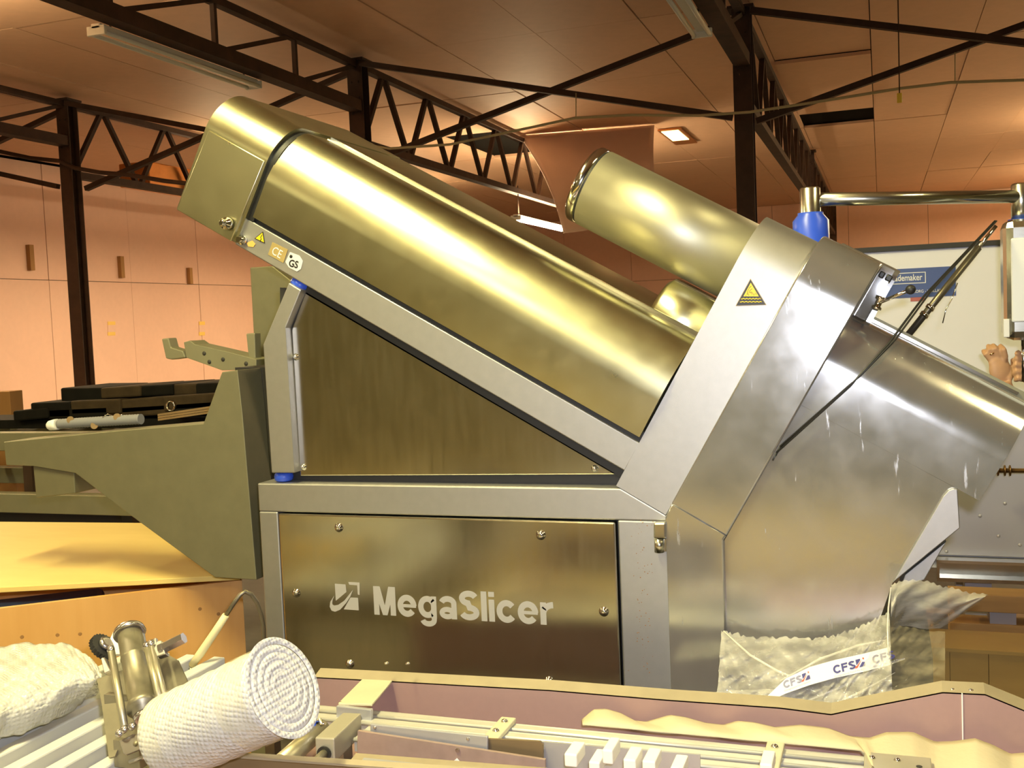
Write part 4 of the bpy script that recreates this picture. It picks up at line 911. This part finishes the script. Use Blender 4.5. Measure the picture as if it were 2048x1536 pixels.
MB().lathe(ax1, axd, [(-.004, .021), (.008, .021), (.010, .017), (.004, .014), (.004, .011), (.008, .010), (.008, .001)], 28).build('barrel_end', M['chromeold'], ru)
MB().lathe(ax0-axd*.012, axd, [(0, .022), (.003, .031), (.010, .033), (.014, .031)], 32).build('end_flange', M['chromeold'], ru)
MB().prism([rz(575, 360, -.01), rz(600, 240, -.01), rz(650, 130, -.01), rz(930, 170, -.01), rz(950, 290, -.01), rz(1060, 225, -.01), rz(1070, 300, -.01), rz(960, 380, -.01), rz(640, 400, -.01)], -rc*.008).build('end_plate', M['chromeold'], ru, bevel=.001)
for (x0, y0, x1, y1, r) in ((612, 345, 752, 1150, .0075), (972, 300, 1125, 940, .0075), (1015, 290, 1180, 925, .006)): MB().tube(rz(x0, y0, .01), rz(x1, y1, .01), r, 14).build('side_rod', M['oldsteel_l'], ru)
for x, y in ((612, 345), (750, 1150), (972, 310), (1015, 290), (830, 1120), (700, 1190)): MB().dome(rz(x, y, .012), rc, .0085, .008, 10).build('rod_nut', M['chromeold'], ru)
gc = rz(520, 340, -.012); gdir = nrm(rb*.95+rc*.3); gx, gy = frame(gdir); pts = []
for k in range(48):
    a = 2*math.pi*k/48; r = .031 if k % 2 else .028; pts.append(gc+(gx*math.cos(a)+gy*math.sin(a))*r)
MB().prism(pts, gdir*.012).build('gear', M['rubber'], ru)
MB().lathe(gc+gdir*.012, gdir, [(0, .016), (.010, .016), (.011, .009)], 20).build('gear_hub', M['chromeold'], ru)
MB().prism([rz(505, 430, .012), rz(540, 420, .012), rz(612, 560, .012), rz(540, 590, .012)], -rc*.014).build('clamp', M['chromeold'], ru, bevel=.002)
MB().prism([rz(1030, 330, .012), rz(1070, 265, .012), rz(1110, 250, .012), rz(1158, 390, .012), rz(1070, 420, .012)], -rc*.014).build('clamp', M['chromeold'], ru, bevel=.002)
hb0 = rz(1110, 345, .006); hb1 = rz(1345, 230, .006)
MB().lathe(hb0, hb1-hb0, [(0, .013), (.008, .013), (.0085, .0115), (np.linalg.norm(hb1-hb0), .0115)], 6, smooth=False).build('hex_bolt', M['chromeold'], ru)
MB().prism([rz(x, y, -.03) for x, y in ((470, 640), (1190, 400), (1280, 450), (1420, 760), (1200, 930), (1040, 1180), (720, 1250), (650, 1420), (590, 1435), (520, 900))], -rc*.005).build('base_plate', M['oldsteel'], ru)
br = MB().prism([rz(x, y, .004) for x, y in ((695, 1262), (830, 1195), (1040, 1175), (1045, 1290), (760, 1405), (735, 1390))], -rc*.005).build('bracket', M['chromeold'], ru, bevel=.001)
MB().dome(rz(860, 1290, .004), rc, .0055, .004, 12).build('bracket_screw', M['oldsteel'], br)
MB().path([rz(800, 1475, .004), rz(990, 1410, .004), rz(1020, 1370, .004), rz(1020, 1320, .004)], .004, 10).build('latch', M['chromeold'], ru)
pa_ = rz(760, 700, -.036); pb_ = rz(860, 1150, -.036)
for pq in (pa_, pb_): MB().box((pq[0]-.03, pq[1]-.03, BZ), (pq[0]+.03, pq[1]+.03, max(BZ+.005, pq[2]-.012))).build('pedestal', M['oldsteel'], ru)
# roll of bubble wrap
rd = nrm(_r*175+_u*95-_f*85); e1 = CAM+ray(568, 1374)*(1.74); e0 = e1-rd*.275; RR = .0755
rt = thing('bubble_wrap_roll', 'thick white roll of bubble wrap taped at both ends in the foreground', 'bubble wrap', e0)
MB().lathe(e0, rd, [(0, .02), (0, RR-.004), (.004, RR)]+[(.004+.267*k/20, RR+.0012*math.sin(k*2.1)) for k in range(1, 20)]+[(.271, RR), (.275, RR-.004), (.2755, .02)], 56).build('roll', M['bubble2'], rt)
for k in range(5): MB().lathe(e1, rd, [(-.001, .016+.0145*k), (.0008, .018+.0145*k), (.0008, .025+.0145*k), (0, .0275+.0145*k)], 40, cap=False).build('winding', M['bubble2'], rt)
MB().lathe(e0, rd, [(.19, RR+.0018), (.255, RR+.0018)], 48, cap=False).build('clear_tape', M['tape'], rt)
MB().lathe(e0, rd, [(.012, RR+.0018), (.05, RR+.0018)], 48, cap=False).build('clear_tape', M['tape'], rt)

# ================================================================== foreground: long trough with rails, foam, blocks
tg = thing('conveyor_trough', 'long mauve steel trough running along the bottom of the picture', 'conveyor', (-.5, 2.0, 0))
TY = 2.30
top = [(628, 1354), (780, 1362), (1100, 1380), (1330, 1399), (1560, 1415), (1662, 1428), (1695, 1421), (1885, 1384), (1970, 1388), (2048, 1420), (2140, 1458)]
tpts = [at(x, y, TY) for x, y in top]
def wall_piece(i0, i1, xa=None):
    seg_ = tpts[i0:i1+1]; return seg_+[P(seg_[-1][0], TY, .55), P(seg_[0][0], TY, .55)]
for i0, i1 in ((0, 2), (2, 7)): MB().prism(wall_piece(i0, i1), (0, .004, 0)).build('back_wall', M['mauve'], tg)
xs_ = at(1925, 1387, TY)
i7 = tpts[7]; mid = at(1924, 1386, TY)
MB().prism([i7, mid-P(.001, 0, 0), P(mid[0]-.001, TY, .55), P(i7[0], TY, .55)], (0, .004, 0)).build('back_wall', M['mauve'], tg)
MB().prism([mid+P(.001, 0, 0), tpts[8], tpts[9], tpts[10], P(tpts[10][0], TY, .55), P(mid[0]+.001, TY, .55)], (0, .004, 0)).build('back_wall', M['mauve'], tg)
MB().box((mid[0]-.0012, TY-.003, .55), (mid[0]+.0012, TY, mid[2])).build('joint_strip', M['signwhite'], tg)
fl = MB()
for a, b in zip(tpts[:-1], tpts[1:]): fl.prism([a, b, b+P(0, .035, .012), a+P(0, .035, .012)], (0, 0, -.003))
fl.build('top_flange', M['flange'], tg)
for x, y in ((1115, 1386), (1280, 1402), (1905, 1381), (1942, 1382)): MB().dome(at(x, y, TY+.012), (0, 0, 1), .006, .005, 10).build('flange_bolt', M['chrome'], tg)
MB().box((-1.385, 1.25, .54), (.45, TY+.004, .55)).build('trough_floor', M['mauve'], tg)
MB().box((-1.385, 1.25, .30), (.45, 1.256, .56)).build('front_wall', M['mauve'], tg)
for x in (-1.35, .38):
    for y in (1.29, 2.24): MB().box((x-.025, y-.025, 0), (x+.025, y+.025, .54)).build('leg', M['mauve'], tg)
# white bridge plate across the back wall
bp_ = thing('bridge_plate', 'white bolted plate bridging the trough wall beside the bubble wrap roll', 'plate', at(700, 1400, 2.2))
MB().prism([at(726, 1356, TY+.01), at(786, 1359, TY+.01), at(744, 1408, 2.13), at(676, 1406, 2.13)], (0, 0, -.006)).build('plate', M['barcream'], bp_, bevel=.002)
for x, y in ((728, 1360), (772, 1361), (690, 1401), (736, 1403)): MB().dome(at(x, y, 2.16)+P(0, (.12 if y < 1380 else -.02), .0), (0, 0, 1), .006, .005, 10).build('plate_bolt', M['chrome'], bp_)
MB().prism([at(672, 1412, 2.12), at(742, 1420, 2.12), at(742, 1466, 2.12), at(672, 1460, 2.12)], (0, .012, 0)).build('front_cheek', M['greyblue'], bp_, bevel=.002)
MB().box((-1.10, 2.125, .55), (-1.07, 2.14, .66)).build('foot', M['greyblue'], bp_)
# block with shaft
bs = thing('bearing_block', 'grey bearing block with round shafts in front of the bubble wrap roll end', 'machine part', at(680, 1480, 1.95))
k0 = at(650, 1500, 1.92); k1 = at(705, 1448, 2.08); kd = nrm(k1-k0); kx = nrm(np.cross(kd, (0, 0, 1)))
kc = (k0+k1)/2-P(0, 0, .0)
MB().obox(kc, (kd, kx, np.cross(kx, kd)), (np.linalg.norm(k1-k0)/2, .022, .026)).build('block', M['barcream2'], bs, bevel=.003)
MB().tube(k0-kd*.13+P(0, 0, -.006), k0+kd*.02+P(0, 0, -.006), .0095, 14).build('shaft', M['oldsteel_l'], bs)
MB().lathe(k0-kd*.004+P(0, 0, -.006), -kd, [(0, .016), (.004, .016)], 16).build('shaft_seal', M['rubber'], bs)
MB().tube(k1-kd*.02, k1+kd*.05, .008, 14).build('shaft', M['oldsteel_l'], bs)
MB().tube(k0-kx*.055-kd*.10+P(0, 0, .005), k1-kx*.055-kd*.05+P(0, 0, .005), .021, 18).build('cylinder', M['oldsteel_l'], bs)
MB().lathe(at(627, 1446, 2.0), -_f, [(0, .008), (.02, .008)], 12).build('blue_fitting', M['blue'], bs)
MB().path([at(632, 1445, 2.0), at(640, 1440, 2.0), at(643, 1448, 2.0), at(650, 1446, 2.0)], .005, 10).build('elbow', M['chrome'], bs)
MB().box((kc[0]-.02, kc[1]-.02, .55), (kc[0]+.02, kc[1]+.02, kc[2]-.02)).build('stand', M['oldsteel'], bs)
# aluminium rail pack
al = thing('rail_pack', 'bundle of parallel aluminium guide rails lying lengthwise in the trough', 'rail', P(-.6, 2.1, .66))
ZR = .69
for k in range(4):
    y = 2.165-.045*k; x0 = -1.37 if k < 2 else -1.12
    m = MB(); m.box((x0, y-.013, ZR-.03), (-.03, y+.013, ZR)); m.tube((x0, y-.013, ZR-.003), (-.03, y-.013, ZR-.003), .005, 8); m.tube((x0, y+.012, ZR-.003), (-.03, y+.012, ZR-.003), .004, 8)
    m.build('guide_rail', M['alu'], al)
def clamp_(xp, yp, w=.018):
    c = atz(xp, yp, ZR+.006); cl = MB().box((c[0]-w, 2.02, ZR+.001), (c[0]+w, 2.185, ZR+.012)).build('clamp_bar', M['barcream'], al, bevel=.003)
    for y in (2.045, 2.10, 2.155): MB().dome((c[0], y, ZR+.012), (0, 0, 1), .008, .007, 12).build('clamp_screw', M['chrome'], cl)
clamp_(1008, 1450); clamp_(1550, 1497)
ep = MB().box((-.05, 1.99, ZR+.002), (.075, 2.18, ZR+.010)).build('end_plate', M['alu2'], al, bevel=.002)
for x in (-.035, .012):
    for y in (2.03, 2.09, 2.15): MB().dome((x, y, ZR+.010), (0, 0, 1), .007, .006, 12).build('plate_screw', M['chrome'], ep)
for y in (2.05, 2.13): MB().lathe((.052, y, ZR+.010), (0, 0, 1), [(0, .006), (.001, .006)], 10).build('slot', M['dark'], ep)
for x in (-1.0, -.5, -.06): MB().box((x, 2.0, .55), (x+.03, 2.18, ZR-.03)).build('bearer', M['mauve'], al)
# pale front strip, dark brown plates and channel
f0 = [at(740, 1448, 1.99), at(975, 1473, 1.99), at(975, 1502, 1.99), at(740, 1466, 1.99)]
fs_ = thing('front_strip', 'pale blue grey steel strip below the rails with a brown channel under it', 'strip', f0[3]*P(1, 1, 0)+P(0, 0, .55))
MB().prism(f0, (0, .008, 0)).build('strip_face', M['greyblue'], fs_, bevel=.002)
MB().dome(at(750, 1455, 1.99), (0, -1, 0), .004, .003, 10).build('strip_screw', M['chrome'], fs_)
MB().dome(at(936, 1478, 1.99), (0, -1, 0), .004, .003, 10).build('strip_screw', M['chrome'], fs_)
MB().prism([at(975, 1478, 2.0), at(1080, 1483, 2.0), at(1086, 1490, 2.0), at(1086, 1540, 2.0), at(975, 1540, 2.0)], (0, .006, 0)).build('brown_plate', M['brownsteel'], fs_)
MB().prism([at(715, 1462, 1.975), at(1090, 1520, 1.975), at(1090, 1600, 1.975), at(715, 1580, 1.975)], (0, .008, 0)).build('channel_web', M['mauve2'], fs_)
MB().prism([at(1088, 1484, 2.01), at(1400, 1510, 2.01), at(1400, 1600, 2.01), at(1088, 1600, 2.01)], (0, .006, 0)).build('grey_web', M['greyblue'], fs_)
MB().lathe(at(916, 1500, 1.975), (0, -1, 0), [(0, .005), (.003, .005)], 10).build('strip_screw', M['chrome'], fs_)
tgm = [at(905, 1524, 1.972), at(914, 1516, 1.972), at(922, 1525, 1.972)]; MB().prism(tgm, (0, -.001, 0)).build('paper_mark', M['signwhite'], fs_)
MB().box((-.98, 1.99, .55), (-.95, 2.02, .62)).build('foot', M['mauve'], fs_); MB().box((-.60, 1.99, .55), (-.57, 2.02, .60)).build('foot', M['mauve'], fs_)
# foreground brown flange
bfv = [at(392, 1506, 1.55), at(406, 1500, 1.56), at(1120, 1545, 1.62), at(1110, 1560, 1.60)]
bt = thing('brown_channel', 'brown folded steel channel cut off by the bottom edge under the roll', 'channel', (-.95, 1.58, .55))
MB().prism(bfv, (0, 0, -.004)).build('upper_flange', M['flange'], bt)
MB().prism([at(408, 1512, 1.57), at(1120, 1552, 1.63), at(1120, 1700, 1.63), at(408, 1640, 1.57)], (0, .006, 0)).build('web', M['brownsteel'], bt)
for f in (.25, .8):
    pw = at(408, 1600, 1.57)*(1-f)+at(1120, 1640, 1.63)*f; MB().box((pw[0]-.015, pw[1], .55), (pw[0]+.015, pw[1]+.03, pw[2])).build('foot', M['brownsteel'], bt)
mv = thing('steel_tray', 'beige smeared steel tray lying behind the brown channel', 'tray', (-.85, 1.75, .55))
tz = .70
trp = [atz(712, 1506, tz), atz(1100, 1536, tz), atz(1100, 1600, tz), atz(640, 1600, tz)]
MB().prism(trp, (0, 0, -.006)).build('tray_sheet', M['flange'], mv)
MB().prism([atz(728, 1517, tz+.001), atz(860, 1531, tz+.001), atz(852, 1538, tz+.001), atz(722, 1525, tz+.001)], (0, 0, .002)).build('slot_strip', M['greyblue'], mv)
for p_ in trp:
    p_ = sum(trp)/4+(p_-sum(trp)/4)*.8; MB().box((p_[0]-.012, p_[1]-.012, .55), (p_[0]+.012, p_[1]+.012, tz-.006)).build('foot', M['brownsteel'], mv)
# foam sheet
fo_t = [(1165, 1441), (1188, 1421), (1212, 1420), (1240, 1428), (1268, 1443), (1292, 1446), (1340, 1432), (1372, 1437), (1410, 1448), (1447, 1452), (1475, 1444), (1508, 1447), (1550, 1457), (1600, 1452), (1655, 1458), (1700, 1475), (1740, 1478), (1772, 1467), (1824, 1466), (1870, 1486), (1905, 1485), (1950, 1479), (1985, 1492), (2020, 1510), (2048, 1508), (2100, 1516)]
fo_b = [(1165, 1450)]+[(1165+935*k/25, 1450+935*k/25*.0935) for k in range(1, 17)]+[(1165+935*k/25, 1512+(k-16)*7) for k in range(17, 26)]
fo_b = [(x, y+(0 if i < 16 else 60)) for i, (x, y) in enumerate(fo_b)]
def foam(s, t):
    a = lerp(fo_t, s); b = lerp(fo_b, s); p = a*(1-t)+b*t; yb = 2.10 if s > .62 else 2.19
    Y = 2.272+(yb-2.272)*t-.02*math.sin(math.pi*t)-(.012*math.sin(s*31)*(1-t))
    return at(p[0], p[1], Y)
tag(MB().grid(foam, 120, 14).build('foam_sheet', M['foam'], solid=.006), 'cream wavy foam sheet tucked between the guide rails and the trough wall', 'foam')
# white plastic blocks
mbk = thing('block_chain', 'row of white plastic carrier blocks at the bottom edge in front of the rails', 'conveyor chain', (-.5, 1.9, .55))
for x0, y0, x1, y1 in ((1128, 1507, 1154, 1536), (1204, 1499, 1226, 1530), (1177, 1523, 1200, 1550), (1246, 1518, 1272, 1548), (1284, 1521, 1311, 1548), (1519, 1527, 1545, 1555), (1340, 1535, 1366, 1560)):
    a = at(x0, y0, 1.92); b = at(x1, y1, 1.92)
    MB().box((a[0], 1.92, b[2]), (b[0], 1.985, a[2])).build('carrier_block', M['plasticwhite'], mbk, bevel=.003)
xa = at(1128, 1520, 1.92)[0]; xb = at(1545, 1520, 1.92)[0]
MB().box((xa-.01, 1.93, .58), (xb+.03, 1.985, .615)).build('carrier_bar', M['barcream'], mbk, bevel=.003)
for x in (xa+.02, xb-.02): MB().box((x-.01, 1.94, .55), (x+.01, 1.97, .58)).build('foot', M['barcream'], mbk)

# ================================================================== clear film over the discharge end
rs2 = np.random.RandomState(11)
def crease(s, t, k=1.0):
    return k*(.008*abs(math.sin(s*17+5*t))+.006*abs(math.sin(s*29-t*11+1.3))+.005*math.sin(t*23+s*7)+.003*math.sin(s*61+t*37))
ft = [(1444, 1258), (1470, 1264), (1510, 1272), (1560, 1272), (1620, 1276), (1660, 1272), (1690, 1262), (1720, 1250), (1750, 1235), (1779, 1222)]
fb = [(1435, 1395), (1480, 1405), (1520, 1408), (1560, 1414), (1600, 1420), (1640, 1424), (1665, 1426), (1700, 1418), (1740, 1408), (1785, 1398)]
def film1(s, t):
    a = lerp(ft, s); b = lerp(fb, s); p = a*(1-t)+b*t; jag = (1.8*math.sin(s*140)+1.2*math.sin(s*223)) if t == 0 else 0
    Y = 2.575-.20*t-.03*math.sin(math.pi*t)
    return at(p[0], p[1]+jag, Y)+P(0, -1, 0)*crease(s*1.4, t)
FW = thing('plastic_wrap', 'torn clear plastic wrap bunched around the lower end of the blade guard', 'plastic film', (0, 2.5, .7))
MB().grid(film1, 140, 50).build('lower_film', M['film'], FW)
ut = [(1783, 1168), (1800, 1160), (1830, 1158), (1860, 1163), (1885, 1172), (1910, 1176), (1940, 1186), (1975, 1187)]
ub = [(1779, 1290), (1785, 1262), (1800, 1250), (1825, 1252), (1855, 1258), (1880, 1256), (1915, 1235), (1965, 1196)]
def film2(s, t):
    a = lerp(ut, s); b = lerp(ub, s); p = a*(1-t)+b*t; jag = 1.6*math.sin(s*90) if t == 0 else 0
    return at(p[0], p[1]+jag, 2.50+.16*s-.05*math.sin(math.pi*t)*(1-s*.5))+P(0, -1, 0)*crease(t*.22+.12*s, s*.5, .7)
MB().grid(film2, 90, 50).build('upper_flap', M['film3'], FW)
vt = [(1776, 1255), (1800, 1250), (1830, 1255), (1860, 1262), (1890, 1262)]
vb = [(1700, 1415), (1750, 1404), (1800, 1394), (1850, 1386), (1890, 1380)]
def film3(s, t):
    a = lerp(vt, s); b = lerp(vb, s); p = a*(1-t)+b*t
    return at(p[0], p[1], 2.55-.20*t+.08*s)+P(0, -1, 0)*crease(s*.8+.4*t, t*.6, .45)
MB().grid(film3, 70, 50).build('hanging_film', M['film2'], FW)
def film4(s, t):
    p = lerp([(1300, 1402), (1380, 1398), (1445, 1385), (1560, 1380)], s)*(1-t)+lerp([(1300, 1412), (1400, 1414), (1480, 1416), (1600, 1424)], s)*t
    return at(p[0], p[1]-4, 2.44-.10*t)+P(0, -1, 0)*crease(s, t*.5, .5)
MB().grid(film4, 60, 14).build('film_skirt', M['film'], FW)
MB().path([at(1782, 1175, 2.46), at(1777, 1215, 2.47), at(1775, 1250, 2.45), at(1776, 1290, 2.44), at(1779, 1318, 2.43)], [.0015, .002, .0018, .002, .001], 8).build('twisted_edge', M['filmedge'], FW)
# bright twisted ropes of film
for l in (((1590, 1412), (1680, 1375), (1760, 1335), (1810, 1318)), ((1640, 1420), (1720, 1385), (1790, 1345)), ((1447, 1262), (1500, 1310), (1560, 1345), (1610, 1362)), ((1560, 1362), (1640, 1318), (1720, 1290), (1772, 1280))):
    MB().path([at(x, y, 2.385+.0015*(1420-y)*.7) for x, y in l], [.0015]+[.003]*(len(l)-2)+[.001], 8).build('film_fold', M['filmedge'], FW)
# printed tape
def tape_pt(x, y, d=0): return at(x, y, 2.338+.0011*(1420-y)-d)
tpm = MB(); cl_ = [(1535, 1398), (1572, 1372), (1620, 1352), (1670, 1338), (1725, 1326), (1780, 1312)]; hw = [6, 15, 18, 18, 18, 18]
vs = []
for (x, y), h in zip(cl_, hw): vs += [tape_pt(x, y-h), tape_pt(x, y+h)]
tpm.add(vs, [[2*i, 2*i+1, 2*i+3, 2*i+2] for i in range(len(cl_)-1)])
tp_ = tpm.build('printed_tape', M['tapewhite'], FW, solid=.0008)
def cfs(x, y, sc, ang, full=True, faded=False):
    ex = nrm(tape_pt(x+40, y-math.tan(ang)*40)-tape_pt(x, y)); ey = nrm(tape_pt(x-6, y-30)-tape_pt(x, y)); o = tape_pt(x, y, .002)
    letters('CFS', tp_, M['greynavy' if faded else 'navy'], o, ex*sc, ey*sc, 'print')
    ex2, ey2 = ex*sc, ey*sc; b = o+ex2*2.15
    if full:
        def pg(l, mm): MB().prism([b+ex2*px_+ey2*py_ for px_, py_ in l], nrm(np.cross(ex, ey))*.0004).build('print', M[mm], tp_)
        pg([(.30, .30), (.80, .85), (.80, 1.0), (.30, 1.0)], 'navy'); pg([(.55, 0), (1.2, 0), (1.2, .5), (.95, .55)], 'navy')
        pg([(.0, .25), (.12, .0), (.35, .0), (.95, .85), (.35, .22), (.16, .2)], 'red'); pg([(1.05, .85), (1.2, .85), (1.2, 1.05), (1.05, 1.05)], 'red')
    text_on('Competence Food Partner', 'print', M['greynavy'], tp_, o-ey*sc*.42, ex, ey, width=sc*3.3, height=sc*.30, bold=0, lift=.0003)
cfs(1668, 1348, .0215, .26); cfs(1746, 1328, .0215, .26, False); cfs(1568, 1377, .0190, .36, True, True)

# ================================================================== behind the photographer: unseen sheets added on the floor for a yellow reflection in the slicer's panel
for k in range(3):
    o = MB().box((-5.2+.05*k, -3.0+.06*k, .02*k+.001), (.3-.04*k, -1.25-.05*k, .02*k+.019)).build('plywood_sheet', M['plyyellow']); tag(o, 'added yellow plywood sheet on the floor behind the photographer, '+('lowest', 'middle', 'topmost')[k]+' of the stack', 'plywood', 'plywood sheets added behind the photographer for their reflection')
